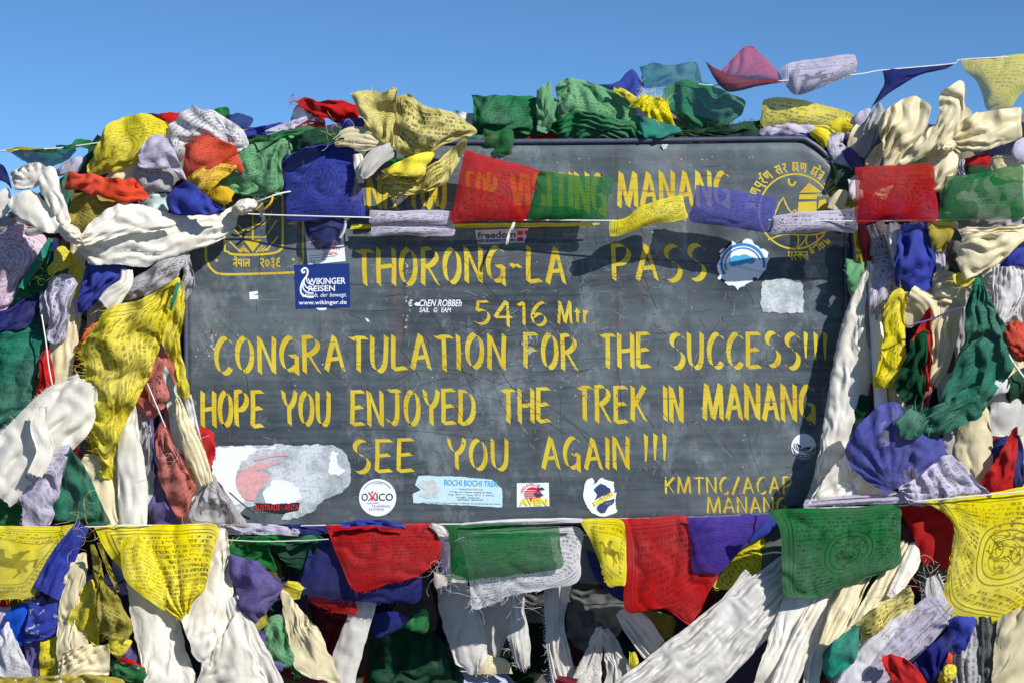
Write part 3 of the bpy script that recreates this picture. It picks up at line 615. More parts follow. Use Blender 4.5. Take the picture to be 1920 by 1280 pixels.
# --- scratches, chips and rust flecks in the paint
def scratches():
    r = np.random.RandomState(12)
    sets = {'dark': ((52, 50, 50), 300), 'rust': ((138, 88, 68), 230), 'pale': ((176, 182, 184), 330)}
    for nm, (rgb, n) in sets.items():
        ik = Ink(.0004 if nm != 'dark' else .00035)
        for q in range(n):
            x, y = r.uniform(358, 1576), r.uniform(285, 965)
            if r.rand() < .45: x, y = r.normal(1000, 190), r.normal(620, 120)
            x = min(max(x, 360), 1570); y = min(max(y, 290), 962)
            kind = r.rand(); wd = r.uniform(.22, .6)
            if nm == 'dark': L = r.exponential(42)+10; a = r.choice([-.35, -.1, .05, .9, 1.35, 1.6, 2.3])+r.normal(0, .15)
            elif nm == 'rust': L = r.exponential(16)+4; a = r.choice([1.5, 1.6, .1, -.2, 2.4])+r.normal(0, .25); wd *= 1.3
            else: L = r.exponential(9)+2; a = r.choice([0., .2, -.5, 1.4])+r.normal(0, .4); wd *= 1.2
            m = 5; t = np.linspace(-.5, .5, m); cv = r.normal(0, .05)
            X = x+np.cos(a)*t*L-np.sin(a)*(cv*L*t*t*4+r.normal(0, .5, m)); Y = y+np.sin(a)*t*L+np.cos(a)*(cv*L*t*t*4+r.normal(0, .5, m))
            if X.min() < 356 or X.max() > 1578 or Y.min() < 284 or Y.max() > 968: continue
            k = len(ik.V); ik.rib(np.stack([X, Y], -1), wd)
        if nm != 'dark':
            for (cx_, cy_, sx_, sy_, n_) in ((990, 650, 9, 16, 46), (398, 642, 7, 18, 40), (1098, 742, 12, 5, 18), (765, 560, 4, 40, 30), (1050, 720, 120, 40, 40)):
                for q in range(n_ if nm == 'pale' else n_//3):
                    x, y = r.normal(cx_, sx_), r.normal(cy_, sy_); rr = r.uniform(.5, 1.8 if cx_ < 1000 and sx_ < 10 else 1.1); aa = np.linspace(0, 6.28, 6, endpoint=False); rad = rr*r.uniform(.5, 1.4, 6)
                    ik.poly(np.stack([x+rad*np.cos(aa)*r.uniform(.6, 1.4), y+rad*np.sin(aa)*r.uniform(.8, 2.2)], -1))
        for q in range(70 if nm == 'dark' else 210):     # flecks
            x, y = r.uniform(362, 1570), r.uniform(290, 960)
            if nm == 'rust' and q < 120: x = r.choice([758, 1156, 1192, 600, 512])+r.normal(0, 3.5)
            if nm == 'pale' and q < 70: x, y = r.uniform(370, 1500), r.uniform(285, 300)+abs(r.normal(0, 10))
            rr = r.uniform(.4, 1.3); n_ = 6; aa = np.linspace(0, 6.28, n_, endpoint=False); rad = rr*r.uniform(.5, 1.4, n_)
            ik.poly(np.stack([x+rad*np.cos(aa)*r.uniform(.7, 1.6), y+rad*np.sin(aa)*r.uniform(.7, 1.8)], -1))
        ik.done('paint_wear', plain('wear_'+nm, rgb, .6, .4, .6, 90.), SIGN)['kind'] = 'stuff'
scratches()
# --- stickers
def text_geo(body, x0, x1, yt, yb, d, shear=0., bold=.0, slope=0.):
    cu = bpy.data.curves.new('t', 'FONT'); cu.body = body; cu.offset = bold; cu.shear = shear; cu.resolution_u = 3
    ob = bpy.data.objects.new('t', cu); COL.objects.link(ob); bpy.context.view_layer.update()
    me = bpy.data.meshes.new_from_object(ob.evaluated_get(bpy.context.evaluated_depsgraph_get()))
    n = len(me.vertices); co = np.zeros(n*3); me.vertices.foreach_get('co', co); co = co.reshape(-1, 3); F_ = [tuple(p.vertices) for p in me.polygons]
    bpy.data.objects.remove(ob); bpy.data.meshes.remove(me); bpy.data.curves.remove(cu)
    lo, hi = co.min(0), co.max(0); X = x0+(co[:, 0]-lo[0])/(hi[0]-lo[0])*(x1-x0); Y = yb-(co[:, 1]-lo[1])/(hi[1]-lo[1]+1e-9)*(yb-yt)+slope*(X-x0)
    return px(X, Y, X*0+d), F_
class Print:
    def __init__(s): s.V = []; s.F = []
    def add(s, g):
        k = len(s.V); s.V += [tuple(v) for v in g[0]]; s.F += [tuple(i+k for i in f) for f in g[1]]; return s
    def done(s, mat, parent, label=None):
        o = link('print', s.V, s.F, mat, parent, smooth=False)
        if label: o['label'] = label
def scraped_mat():
    m, b, out = new_mat('sticker_scraped'); tc = b.n('ShaderNodeTexCoord'); P = tc.outputs['Object']
    a = b.mix(b.map(b.noise(b.vec(P, (14, 1, 18)), 1., 6, .75), .40, .58), lin((140, 150, 157)), lin((206, 212, 216)))
    a = b.mix(b.map(b.noise(b.vec(P, (160, 1, 160)), 1., 3, .7), .52, .66), a, lin((150, 160, 168)))
    pb = b.n('ShaderNodeBsdfPrincipled'); b.t.links.new(a, pb.inputs[0]); pb.inputs['Roughness'].default_value = .7; b.t.links.new(pb.outputs[0], out.inputs[0]); return m
TS = .0008; TP = .0013
WHT = plain('sticker_white', (236, 240, 244), .45, .4, .18, 120.); GRY = scraped_mat(); BLK = plain('ink_black', (30, 30, 36), .6); RED = plain('ink_red', (206, 44, 52), .6); NAVY = plain('sticker_navy', (24, 46, 118), .25, .6, .1); LBL = plain('sticker_pale_blue', (196, 226, 236), .45, .4, .2, 90.); SKY_ = plain('ink_sky', (70, 170, 220), .6); YEL = plain('ink_yellow', (238, 220, 60), .6); CYN = plain('ink_cyan', (48, 132, 198), .6); GRI = plain('ink_grey', (150, 154, 162), .7); PNK = plain('ink_pink', (222, 168, 170), .7, .3, .45, 130.); NVI = plain('ink_navy', (58, 72, 112), .6, .3, .5, 150.)
def rag(P, amp, seed, n=90):                         # torn edge
    P = np.vstack([P, P[:1]]); L = np.r_[0, np.cumsum(np.hypot(*np.diff(P, axis=0).T))]; q = np.linspace(0, L[-1], n, endpoint=False)
    X, Y = np.interp(q, L, P[:, 0]), np.interp(q, L, P[:, 1]); a = q/L[-1]*2*np.pi
    return np.stack([X+amp*(noise(q/15, a, seed)+.5*noise(q/4.5, a, seed+8)), Y+amp*(noise(q/15, a, seed+4)+.5*noise(q/4.5, a, seed+11))], -1)
def sticker(outline, mat, label, torn=0., d=TS, parent=SIGN, name='sticker', fill=None):
    P = pts(outline) if isinstance(outline, str) else outline
    if torn: P = rag(P, torn, len(label))
    n = len(P); V = np.vstack([px(P[:, 0], P[:, 1], P[:, 0]*0+d), px(P[:, 0], P[:, 1], P[:, 0]*0-.0001)])
    Fc = [tuple(range(n))]+[(i, (i+1) % n, n+(i+1) % n, n+i) for i in range(n)]
    o = link(name, V, Fc, mat, SIGN, smooth=False); o['label'] = label; return o
def circ(x, y, rx, ry=None, n=40):
    a = np.linspace(0, 2*np.pi, n, endpoint=False); return np.stack([x+rx*np.cos(a), y+(ry or rx)*np.sin(a)], -1)
def inkpart(parent, mat, fn, label=None, d=TP):
    ik = Ink(d); fn(ik); return ik.done('print', mat, parent, label)
s1 = sticker('552,497 655,494 657,576 555,579', NAVY, 'dark blue rectangular sticker with white ship and web address')
pr = Print(); pr.add(text_geo('WIKINGER', 577, 648, 522, 534, TP, 0, .02, -.02)); pr.add(text_geo('REISEN', 578, 628, 536, 547, TP, 0, .02, -.02)); pr.add(text_geo('Urlaub, der bewegt.', 567, 650, 550, 560, TP, .25, 0, -.015)); pr.add(text_geo('www.wikinger.de', 560, 650, 564, 574, TP, 0, .015, -.015)); pr.done(WHT, s1)
def ship(k):
    k.rib(catmull(pts('572,509 568,512 566,507 572,503 577,508 575,518 568,528 564,540 566,552 578,557 588,557'), 50), 3.4)
    k.rib(catmull(pts('572,520 570,530 576,540 590,543'), 20), 2.6); k.rib(catmull(pts('568,532 569,542 577,549 588,550'), 20), 2.6); k.rib(catmull(pts('574,518 577,530 588,535'), 16), 2.2)
inkpart(s1, WHT, ship)
s2 = sticker('571,424 642,419 648,490 577,497', WHT, 'small white sticker with red place name half under blue cloth')
pr = Print(); pr.add(text_geo('CLIMAYE', 606, 640, 454, 461, TP, 0, .0, -.05)); pr.add(text_geo('EVENTS', 607, 638, 464, 470, TP, 0, 0, -.05)); pr.add(text_geo('NEPAL', 614, 634, 473, 479, TP, 0, 0, -.05)); pr.done(RED, s2)
inkpart(s2, GRI, lambda k: [k.rib(pts(q), 1.3) for q in ('580,480 622,477', '580,485 630,480', '580,490 612,487')]); inkpart(s2, NAVY, lambda k: k.poly('572,425 606,423 606,440 574,442'))
s3 = sticker('890,432 991,428 983,456 896,458', plain('sticker_dull', (206, 200, 204), .6), 'white slogan sticker in shade with a red and green flag')
pr = Print(); pr.add(text_geo('freedom', 895, 967, 435, 448, TP, 0, .03, -.03)); pr.done(plain('ink_dim', (92, 86, 96), .7), s3); pr = Print(); pr.add(text_geo('FOR THE BASQUE COUNTRY', 896, 967, 450, 456, TP, 0, .02, -.03)); pr.done(BLK, s3)
inkpart(s3, RED, lambda k: (k.poly('970,434 981,433 981,441 970,442'), k.poly('984,433 991,433 988,440 984,441'), k.poly('970,445 981,444 981,452 970,453')))
cut_ = Print(); cut_.add(text_geo('ChEN ROBBEh', 786, 866, 562, 575, TS, .3, .02)); cut_.add(text_geo('€', 765, 774, 562, 575, TS, .2, .02)); cut_.add(text_geo('SAIL', 786, 805, 577, 586, TS, .2, .015)); cut_.add(text_geo('G', 813, 820, 577, 586, TS, .2, .015)); cut_.add(text_geo('EAM', 827, 846, 577, 586, TS, .2, .015))
o = link('sticker', cut_.V, cut_.F, WHT, SIGN, smooth=False); o['label'] = 'white cut out letters of a worn sailing team sticker'
inkpart(o, WHT, lambda k: k.poly('776,570 781,567 788,568 786,574 780,574'))
# torn blue round one, patch, scuffed big one
s5 = sticker(rag(pts('1352,470 1366,464 1374,452 1386,458 1404,450 1418,460 1432,468 1440,482 1438,504 1424,520 1404,530 1384,541 1366,532 1348,524 1346,500'), 6.5, 5, 150), WHT, 'round torn sticker with remains of a blue ring')
def ring(k):
    for rx, a0, a1, w_ in ((40, 150, 370, 5), (33, 160, 345, 2.5)): k.arc(1393, 496, rx, rx*.93, a0, a1, w_, 40)
inkpart(s5, CYN, ring); inkpart(s5, SKY_, lambda k: k.poly(rag(pts('1366,490 1376,480 1400,478 1418,484 1414,494 1392,496 1368,500'), 2, 9, 40)))
sticker(rag(pts('1428,528 1470,522 1502,528 1508,548 1506,586 1468,588 1430,584 1427,560'), 3., 12, 90), GRY, 'square patch of scuffed silvery sticker remains')
s7 = sticker(rag(pts('402,836 520,833 612,834 640,838 652,852 660,880 655,905 640,925 600,940 590,955 560,970 530,975 540,950 470,948 452,958 400,940 396,900'), 3.6, 21, 160), GRY, 'large scraped off white sticker with a faded red oval')
inkpart(s7, WHT, lambda k: (k.poly(rag(pts('404,838 470,836 520,838 470,852 446,872 440,905 462,940 430,945 400,936 398,880'), 5, 3, 140)), k.poly(rag(pts('492,925 512,898 540,900 562,915 566,935 540,943 500,942'), 3, 4)), k.poly(rag(pts('618,848 634,846 632,870 648,880 640,890 618,888'), 4, 6))), 'patches of white paper left on it')
inkpart(s7, PNK, lambda k: (k.poly(rag(pts('442,905 446,888 462,876 500,866 534,864 500,876 482,882 505,888 500,902 482,922 478,938 460,936 448,922'), 2, 7)), k.rib(catmull(pts('478,862 510,854 540,852'), 8), 4)), 'faded red oval', TP+.0005)
o_ = sticker('478,942 520,944 562,941 560,956 530,962 500,958 484,952', BLK, 'dark strip of sticker with red lettering', 0, TP); pr = Print(); pr.add(text_geo('AUSTRALIE - ANTA', 477, 560, 945, 956, TP+.0010, 0, .01)); pr.done(RED, s7, 'red lettering')
s8 = sticker(circ(708, 932, 35), WHT, 'round white sticker with black and red word'); pr = Print(); pr.add(text_geo('O', 678, 690, 924, 938, TP, 0, .01)); pr.add(text_geo('ICO', 706, 737, 924, 938, TP, 0, .01)); pr.done(BLK, s8); pr = Print(); pr.add(text_geo('HÖHEN', 688, 710, 940, 944, TP)); pr.add(text_geo('TRAININGS', 697, 731, 946, 950, TP)); pr.add(text_geo('SYSTEME', 692, 720, 952, 956, TP)); pr.done(GRI, s8)
inkpart(s8, RED, lambda k: (k.rib(catmull(pts('691,922 697,930 698,938'), 8), 2.6), k.rib(catmull(pts('705,922 699,930 691,938'), 8), 2.6), k.rib(catmull(pts('699,930 705,938'), 4), 2.6), k.disc(698, 922, 2))); inkpart(s8, GRI, lambda k: (k.arc(708, 932, 30, 30, 215, 325, 1.4), k.arc(708, 932, 27, 27, 250, 290, 1.)))
TORN = plain('sticker_torn', (206, 212, 214), .7, .3, .55, 120.)
s9 = sticker(rag(pts('784,891 860,893 922,898 942,916 942,950 860,946 774,942 774,924 790,918 778,908'), 1.1, 8, 120), LBL, 'pale blue torn paper sticker with agency address'); pr = Print(); pr.add(text_geo('BOCHI BOCHI TREK', 833, 934, 898, 909, TP, 0, .01, .03)); pr.done(SKY_, s9)
pr = Print(); rr_ = [('Nepal Tour Pvt Ltd', 862, 905, 917), ('P O Box No: Thamel, Kathmandu Nepal', 844, 922, 922), ('Tel: 977 1, Fax: 977 1 4412', 840, 926, 927), ('web: www', 856, 900, 932), ('email: bochi', 858, 906, 936), ('Tour, Expedition, Peak climbing, Trekking, mountaineering and more', 790, 938, 942)]
for t_, a_, b_, y_ in rr_: pr.add(text_geo(t_, a_, b_, y_-2.2, y_+1., TP, 0, 0, .02))
pr.done(NVI, s9); inkpart(s9, TORN, lambda k: k.poly(rag(pts('792,900 812,898 824,912 822,930 800,934 784,928 796,918 784,908'), 2, 11)))
s10 = sticker('969,905 1029,904 1030,948 969,950', WHT, 'small white sticker with red sun, bats and yellow word')
def sun(k):
    k.disc(999, 926, 16, 14)
inkpart(s10, RED, sun); inkpart(s10, WHT, lambda k: [k.rib(pts(f'983,{y} 1004,{y}'), .9) for y in (919, 923, 927, 931)], None, TP+.0006)
pr = Print(); pr.add(text_geo('AVEN', 974, 1027, 933, 947, TP+.0008, 0, .05)); pr.done(YEL, s10); inkpart(s10, NVI, lambda k: (k.poly('1007,912 1012,914 1016,912 1022,917 1014,918 1009,917'), k.poly('1001,922 1008,925 1014,923 1020,928 1010,930 1002,928')), None, TP+.001)
ik = Ink(TP)
for i, c_ in enumerate('SPELEOKLUB'):
    a_ = math.radians(195+i*12); g = text_geo(c_, -2, 2, -2.6, 2.6, TP); X = g[0]; 
    gx = X[:, 0]*1000/(1-TP/CAMD)+960; gy = 640-(X[:, 2]-ZC)*1000/(1-TP/CAMD); r_ = a_+math.pi/2
    cx_, cy_ = 999+21*math.cos(a_), 927+20*math.sin(a_); Q = np.stack([cx_+gx*math.cos(r_)-gy*math.sin(r_), cy_+gx*math.sin(r_)+gy*math.cos(r_)], -1)
    k0 = len(ik.V); ik.V += [px(p[0], p[1], TP) for p in Q]; ik.F += [tuple(j+k0 for j in f) for f in g[1]]
ik.done('print', RED, s10)
P_ = circ(1126, 932, 33, 36, 60); P_[(P_[:, 1] < 922) & (P_[:, 0] > 1112)] += np.array([-2, 6])
s11 = sticker(rag(pts('1103,897 1110,895 1116,903 1113,909 1121,900 1128,894 1136,899 1150,903 1152,917 1150,923 1157,922 1153,945 1158,958 1140,967 1126,968 1108,960 1097,944 1093,926 1096,908'), 1.6, 31, 120), WHT, 'round torn white sticker with a blue and yellow crest')
inkpart(s11, NVI, lambda k: (k.poly(rag(pts('1118,912 1126,906 1134,908 1144,916 1146,924 1130,930 1114,936 1120,926 1112,918'), 1.2, 5, 50)), k.poly(rag(pts('1120,948 1134,938 1152,934 1150,944 1140,950 1134,960 1126,962 1120,954'), 1.2, 6, 50))), 'blue crest'); inkpart(s11, YEL, lambda k: k.poly('1111,941 1148,921 1151,928 1115,949'), None, TP+.0006)
pr = Print(); pr.add(text_geo('A.I.K', 1122, 1146, 932, 940, TP+.0010, 0, 0, -.5)); pr.add(text_geo('1891', 1134, 1148, 941, 946, TP+.001, 0, 0, -.1)); pr.done(GRI, s11)
s12 = sticker(circ(1507, 837, 23.5, 24.5), WHT, 'round white sticker with a scowling grinning face')
def face(k):
    for cx_, a0, a1 in ((1502, 15, 200), (1517, -10, 175)):
        for r_ in (13, 9.3): k.arc(cx_, 834 if cx_ < 1510 else 838, r_, r_*.8, a0, a1, 1.5, 20)
    k.poly('1494,829 1503,837 1500,839 1496,836'); k.poly('1510,839 1520,836 1519,841 1514,843')
    k.arc(1507, 833, 22, 20, 20, 165, 1.2, 24); k.arc(1507, 837, 21.5, 20, 25, 155, 1.2, 24); k.arc(1507, 841, 20, 19, 35, 145, 1.2, 20)
    for i in range(8):
        x_ = 1489+i*5; y_ = 852-((x_-1507)/22)**2*10; k.rib(pts(f'{x_},{y_} {x_+.6},{y_+8}'), 1.1)
inkpart(s12, BLK, face)
for P_, l_ in (('467,548 483,546 484,551 474,553 484,554 484,561 468,562', 'small white scrap shaped like a hook'), ('592,578 614,576 610,582 598,582', 'white scrap under the navy sticker'), ('684,596 690,598 693,604 688,603', 'tiny white paint chip below the navy sticker')): sticker(P_, WHT, l_)
inkpart(SIGN, plain('bare_metal', (214, 216, 214), .35, .6, .5, 200.), lambda k: [k.poly(rag(pts(q), 1.5, i+40, 40)) for i, q in enumerate(('1240,272 1252,271 1250,280 1243,281', '1552,574 1556,572 1556,579', '1090,742 1104,737 1092,741'))]).name = 'chipped_paint'
# ------------------------------------------------------------------ flags: heap at the upper left
LH = 'old prayer flags piled left of the sign'; TOP = 'prayer flags heaped along the top of the sign'; RH = 'old prayer flags and scarves piled right of the sign'; LOW = 'prayer flags strung under the sign'; KH = 'silk khata scarves tied round the sign'
GROUP[0] = LH
F('rose', 'big pale pink printed flag at the far left edge with a curling plume drawing', '-30,432 40,424 86,452|60,500 38,525 22,568|0,590 -30,590|-30,510', .055, b=.02, f=(2, .006, 30), pr=2, ink=.6, rows=12)
F('grey', 'small grey-white printed rag above the pink flag at the left edge', '-30,392 10,402 42,432|60,445 86,430|40,428 -30,436|', .05, b=.015, pr=1, ink=.5, c=.008)
F('dblue', 'tiny navy flag flapping at the far left edge against the sky', '-30,300 2,308 14,322|18,338 21,354|8,340 -30,336|', .03, b=.01, f=(2, .006, 0))
F('dgreen', 'shaded dark olive flag hanging from the cord at upper left', '10,283 60,281 110,280 142,280|136,292 125,300|112,309 95,312 60,308 42,300|25,288', .00, b=.02, f=(3, .006, 20), see=.12)
F('olive', 'yellow hem showing along the cord at upper left', '10,280 40,277 105,278 108,281|100,288 90,286|60,284 40,285 16,286|', .012, b=.006)
F('green', 'thin dark green flag blown flat beside the yellow dome at upper left', '107,272 130,272 148,262 176,264|190,276 176,280|150,277 128,280|108,279', .01, b=.01, f=(2, .005, 0))
F('dgreen', 'dark green folded flag standing behind the yellow dome flag', '182,252 190,262|180,300 172,332|160,332 148,326|158,306 168,278', .02, b=.02, f=(2, .008, 20), c=.008)
F('lav', 'lavender blue rag glimpsed under the green flag at upper left', '108,314 130,300 155,296|152,310 146,330|120,330 104,330|', .015, b=.02, c=.012, pr=1, ink=.4)
F('tgreen', 'narrow dark teal strip at the left end of the orange flag', '120,324 136,326|140,350 138,378|134,398 118,404|112,372', .04, b=.02, c=.01)
F('yellow', 'big rounded yellow printed flag at the top of the left heap', '176,290 188,258 210,228 250,218 284,219|313,232 318,256 300,290|262,306 212,322 170,332|164,312', .075, b=.055, p=3., f=(2, .006, 70), c=.006, cs=70, pr=2, ink=.5, rot=0, rows=18)
F('red', 'red flag corner showing behind the white printed dome at upper left', '285,216 310,213 338,213|334,232|316,242|300,230', .02, b=.015)
F('dblue', 'thin blue edge behind the top of the yellow dome', '270,214 290,213 300,217|298,222|275,220|', .01, b=.005)
F('white', 'crumpled white printed flag arching over the frayed orange cloth', '310,300 312,262 322,232 355,203 366,201|400,208 437,232 468,268|446,284 410,272 378,268|350,290 330,310', .085, b=.045, p=2.6, pin=(430, 262, 9, .006), c=.008, cs=36, pr=1, ink=.85, rows=14, fr='B', fl=26)
F('orange', 'orange red flag with a fluffy frayed edge in the left heap', '348,272 380,256 416,264 442,282|440,298 420,308|392,314 352,331|344,300', .10, b=.035, p=3, f=(3, .008, 30), c=.006, pr=1, ink=.45, fr='TL', fl=24)
F('orange', 'small plain orange corner between the yellow and green rags at upper left', '396,305 418,290 438,284|450,300 458,324|440,318 420,312|', .095, b=.02, c=.008)
F('lav', 'pale lilac flag crumpled beneath the white printed dome', '258,285 283,256 306,254|314,272 330,292 349,336|338,334 318,318 268,316|258,300', .115, b=.035, p=3, c=.010, cs=46, f=(2, .007, 60), pr=1, ink=.25)
F('grey', 'grey printed flag bunched under the lilac flag at upper left', '252,311 285,314 318,318|336,336 318,356|284,368 266,358|250,336', .09, b=.03, p=3, c=.012, cs=34, pr=1, ink=.9, rows=12)
F('cream', 'cream cloth bulging between the yellow dome and the orange strip', '196,332 225,312 254,306|256,320 252,340|225,340 196,338|', .07, b=.03, p=3, c=.006)
F('orange', 'long faded orange flag lying across the left heap', '130,323 175,328 225,336 252,335|256,350 277,366|265,378 218,378 180,366 155,360|120,355 123,340', .10, b=.035, p=3, f=(1.6, .009, 70), c=.010, cs=40)
F('gold', 'golden yellow printed rag between the orange and blue flags', '348,336 382,312 420,302 450,300|430,328 412,342|398,360 378,362|352,348', .105, b=.03, p=3, f=(3, .008, 50), c=.008, pr=1, ink=.7, rows=10)
F('gold', 'frayed yellow rag poking out under the green flag by the emblem', '388,362 405,352 424,350|440,360 428,380|412,378 392,372|', .085, b=.025, c=.010, pr=1, ink=.5, fr='R', fl=12)
F('blue', 'plain blue folded flag above the white knotted scarf', '346,340 368,352 392,372|412,388 420,398|395,404 352,404|322,400 312,372', .12, b=.03, p=3, f=(2, .007, 120), c=.006)
F('pteal', 'pale green rag squeezed under the orange flag', '258,376 282,366 314,366|310,382 316,396|290,396 262,386|', .08, b=.02, c=.012)
F('olive', 'dark yellow printed flag above the knot of the white scarf', '136,364 180,364 224,380|206,396 172,424|160,440 140,440|128,410', .06, b=.045, p=3, c=.010, pr=1, ink=.9, rows=14)
F('pgreen', 'large faded green printed flag drooping over the upper left of the sign', '414,326 446,282 490,263 545,250|552,282 528,305 532,345|520,364 490,365 450,352|404,344', .065, b=.045, p=3, pin=(530, 255, 8, .010), c=.007, cs=50, pr=2, ink=.55, rows=12, fr='B', fl=14)
F('pgreen', 'lower fold of faded green cloth beneath the large green flag', '400,340 440,336 480,345|512,352 530,365|490,368 450,364|415,352', .055, b=.03, f=(3, .01, 80), c=.008)
F('green', 'green band along the cord above the large faded green flag', '460,266 500,252 560,240 590,240|580,250|545,256 500,266|470,272', .075, b=.025, c=.01)
F('dgreen', 'dark green crumpled flag left of the knotted cream scarf', '546,262 590,243 636,248|644,262 618,270|580,274 552,284|', .085, b=.03, p=3, c=.010, pr=1, ink=.4)
DOFF[0] = -.03
GROUP[0] = TOP
F('blue', 'blue flag lying along the skyline left of the red tuft', '448,246 490,236 540,232|552,238 530,246|490,254 462,258|', .03, b=.02, c=.008)
F('dblue', 'blue corner above the white printed dome at upper left', '424,214 450,214 472,222|468,238|440,246|420,232', .03, b=.015, see=.1)
F('green', 'small green flag tip sticking up behind the white dome', '398,206 412,203 428,202|432,214 430,224|415,222 402,212|', .02, b=.012)
S('lav', 'lavender and maroon twisted cord of old flags below the red tuft', '500,252,14 540,238,17 575,226,15 608,222,13', .06, b=.012, n=5, amp=.006, twist=6, c=.006, name='prayer_flag', cat='prayer flag')
S('maroon', 'dark maroon twisted rag beside the lavender cord', '555,244,12 585,234,20 610,232,14', .065, b=.012, n=4, c=.01, name='prayer_flag', cat='prayer flag')
F('red', 'bright red flag with a torn tufted corner on the skyline', '556,192 574,185 600,190 628,187|642,200 672,199|672,226 634,230|606,222 580,212', .06, b=.035, p=3, pin=(560, 190, 8, .010), c=.008, pr=1, ink=.35, fr='L', fl=22)
F('dgrey', 'see-through grey green cloth under the red tufted flag', '545,226 552,204 561,196|574,204 588,214|576,226 560,234|545,236', .045, b=.02, see=.2, c=.006)
F('blue', 'small blue bundle tied beside the yellow wing flags', '638,226 660,223 681,226|684,240 680,250|660,256 640,252|', .085, b=.035, p=3, c=.01, pr=1, ink=.3)
S('cream', 'knotted cream scarf end lying across the top left of the sign', '626,268,20 655,258,36 690,262,40 722,272,18', .10, b=.025, n=5, amp=.008, c=.008)
S('silver', 'rolled pale scarf pointing left under the yellow wings', '735,280,26 712,292,36 690,314,32 678,332,16', .115, b=.02, n=3, amp=.007, c=.004)
S('silk', 'narrow white scarf strip beside the large blue flag', '670,290,18 674,316,18 678,344,10', .10, b=.01, n=2, amp=.005)
F('green', 'torn scrap of green beneath the yellow wing flags', '728,298 748,296 764,298|760,306|745,308|728,304', .12, b=.01, c=.01)
F('pyellow', 'pale yellow printed flag folded up like a wing above the sign', '659,177 690,172 714,173 741,165|744,180 738,240 737,272|728,276 702,252|682,226 668,200', .115, b=.02, p=3, f=(3, .010, 15), c=.006, cs=60, pr=1, ink=.75, rows=20, fr='T', fl=6)
F('pyellow', 'broad yellow printed flag with bold black script above the sign', '740,182 768,180 796,198 842,210|876,230 892,250|842,268 800,290 760,294|736,272 738,226', .10, b=.05, p=3, f=(3, .007, 60), pin=(742, 180, 5, .007), c=.009, cs=55, pr=1, ink=.95, rows=11)
F('dyellow', 'bright yellow hem folded under the wing flags', '714,321 765,296 808,285|814,291 800,310 792,331|765,331 735,327 716,324|', .125, b=.018, f=(2, .007, 20), c=.003)
F('pyellow', 'cream yellow printed flag hanging in folds over the painted greeting', '704,336 730,326 795,318 868,264|874,276 844,330 832,346|778,366 736,369|726,356 712,342', .09, b=.035, p=3, f=(5, .010, 78), c=.005, pr=1, ink=.85, rows=9)
DOFF[0] = 0.
F('blue', 'large dark blue printed flag hanging at upper left of the sign', '520,292 555,282 590,273 655,267|664,288 676,340 685,402|680,410 635,409 590,413 540,415|536,396 528,345', .046, b=.018, f=(2, .004, 20), f2=(2, .004, 80), c=.004, cs=60, pr=2, ink=.75, see=.06, rows=14, flat=1)
F('dblue', 'shaded navy flag end frayed below the cord near the white sticker', '572,414 610,418 645,414|644,432 636,455|616,466 595,466|580,452 574,430', .03, b=.012, f=(3, .006, 0), see=.12, fr='B', fl=18)
GROUP[0] = LH
S('teal', 'narrow teal scarf edge running down beside the pink flag', '98,448,12 80,478,15 58,512,15 40,540,10', .075, b=.012, n=1, amp=.003)
F('green', 'frayed green flag behind the teal strip at the left', '100,452 112,470|104,510 84,544|60,560 24,568|40,540 75,500', .06, b=.025, p=3, c=.012, pr=1, ink=.5, fr='R', fl=14)
S('dblue', 'thin blue strip left of the yellow rag under the white knot', '105,448,10 100,478,11 92,500,8', .085, b=.008, n=1)
F('yellow', 'crumpled yellow rag under the knot of the white scarf', '104,472 118,464 134,474|146,490 140,498|118,508 92,516|88,506 100,486', .085, b=.03, p=3, c=.012, pr=1, ink=.8, rows=10)
F('yellow', 'yellow strip under the blue tongue below the white scarf', '128,498 145,500 165,503|158,530 150,566|140,556 134,550|136,520', .075, b=.02, c=.01, pr=1, ink=.5)
F('blue', 'blue tongue of cloth hanging from under the white scarf', '164,494 200,491 238,498|222,518 200,545|178,572 148,584|150,545 158,512', .10, b=.03, p=3, f=(3, .009, 10), c=.006, fr='B', fl=16)
F('lav', 'lilac printed flag folded in half at the left', '92,528 110,520 130,516 144,528|132,570 120,640|104,640 90,636|92,590 84,552', .095, b=.025, p=3, f=(3, .009, 5), c=.007, pr=1, ink=.9, rows=8, rot=1)
F('grey', 'grey printed knob of cloth next to the lilac folded flag', '75,552 90,556 106,562|102,584 88,612|80,606 74,586|', .08, b=.03, p=3, c=.012, pr=1, ink=.8)
F('dblue', 'deep blue flag stretched at the left edge above the green one', '-30,592 10,580 38,563 72,553|76,582 62,600 50,614|20,622 -30,628|', .07, b=.03, p=3, f=(3, .009, 75), c=.008)
F('tgreen', 'large teal green printed flag at the far left edge', '-30,628 20,620 52,612 84,625|76,665 66,720 62,752|40,774 20,792 -30,806|-30,720', .065, b=.03, p=4, f=(3, .006, 10), f2=(1.5, .006, 80), c=.005, pr=1, ink=.6, rows=16)
S('cream', 'cream scarf hanging straight beside the red pennant at left', '118,570,36 122,620,44 116,670,48 112,720,34', .07, b=.02, n=3, amp=.006)
F('red', 'narrow red pennant in the left heap', '84,640 92,660 103,700|104,714|88,732 68,748|72,700 76,664', .088, b=.018, p=3, f=(2, .007, 10), c=.006)
cord('white cord crossing the red pennant at left', '78,590,.095 86,640,.112 92,690,.112 100,730,.11', .0014, plain('cord_white', (226, 226, 222), .6, .3, .2), group='cords of the flag strings')
F('orange', 'orange and yellow frayed scrap left of the big yellow flag', '146,646 162,620 184,600|184,622 180,640|166,650 150,660|', .085, b=.02, c=.012, fr='R', fl=16)
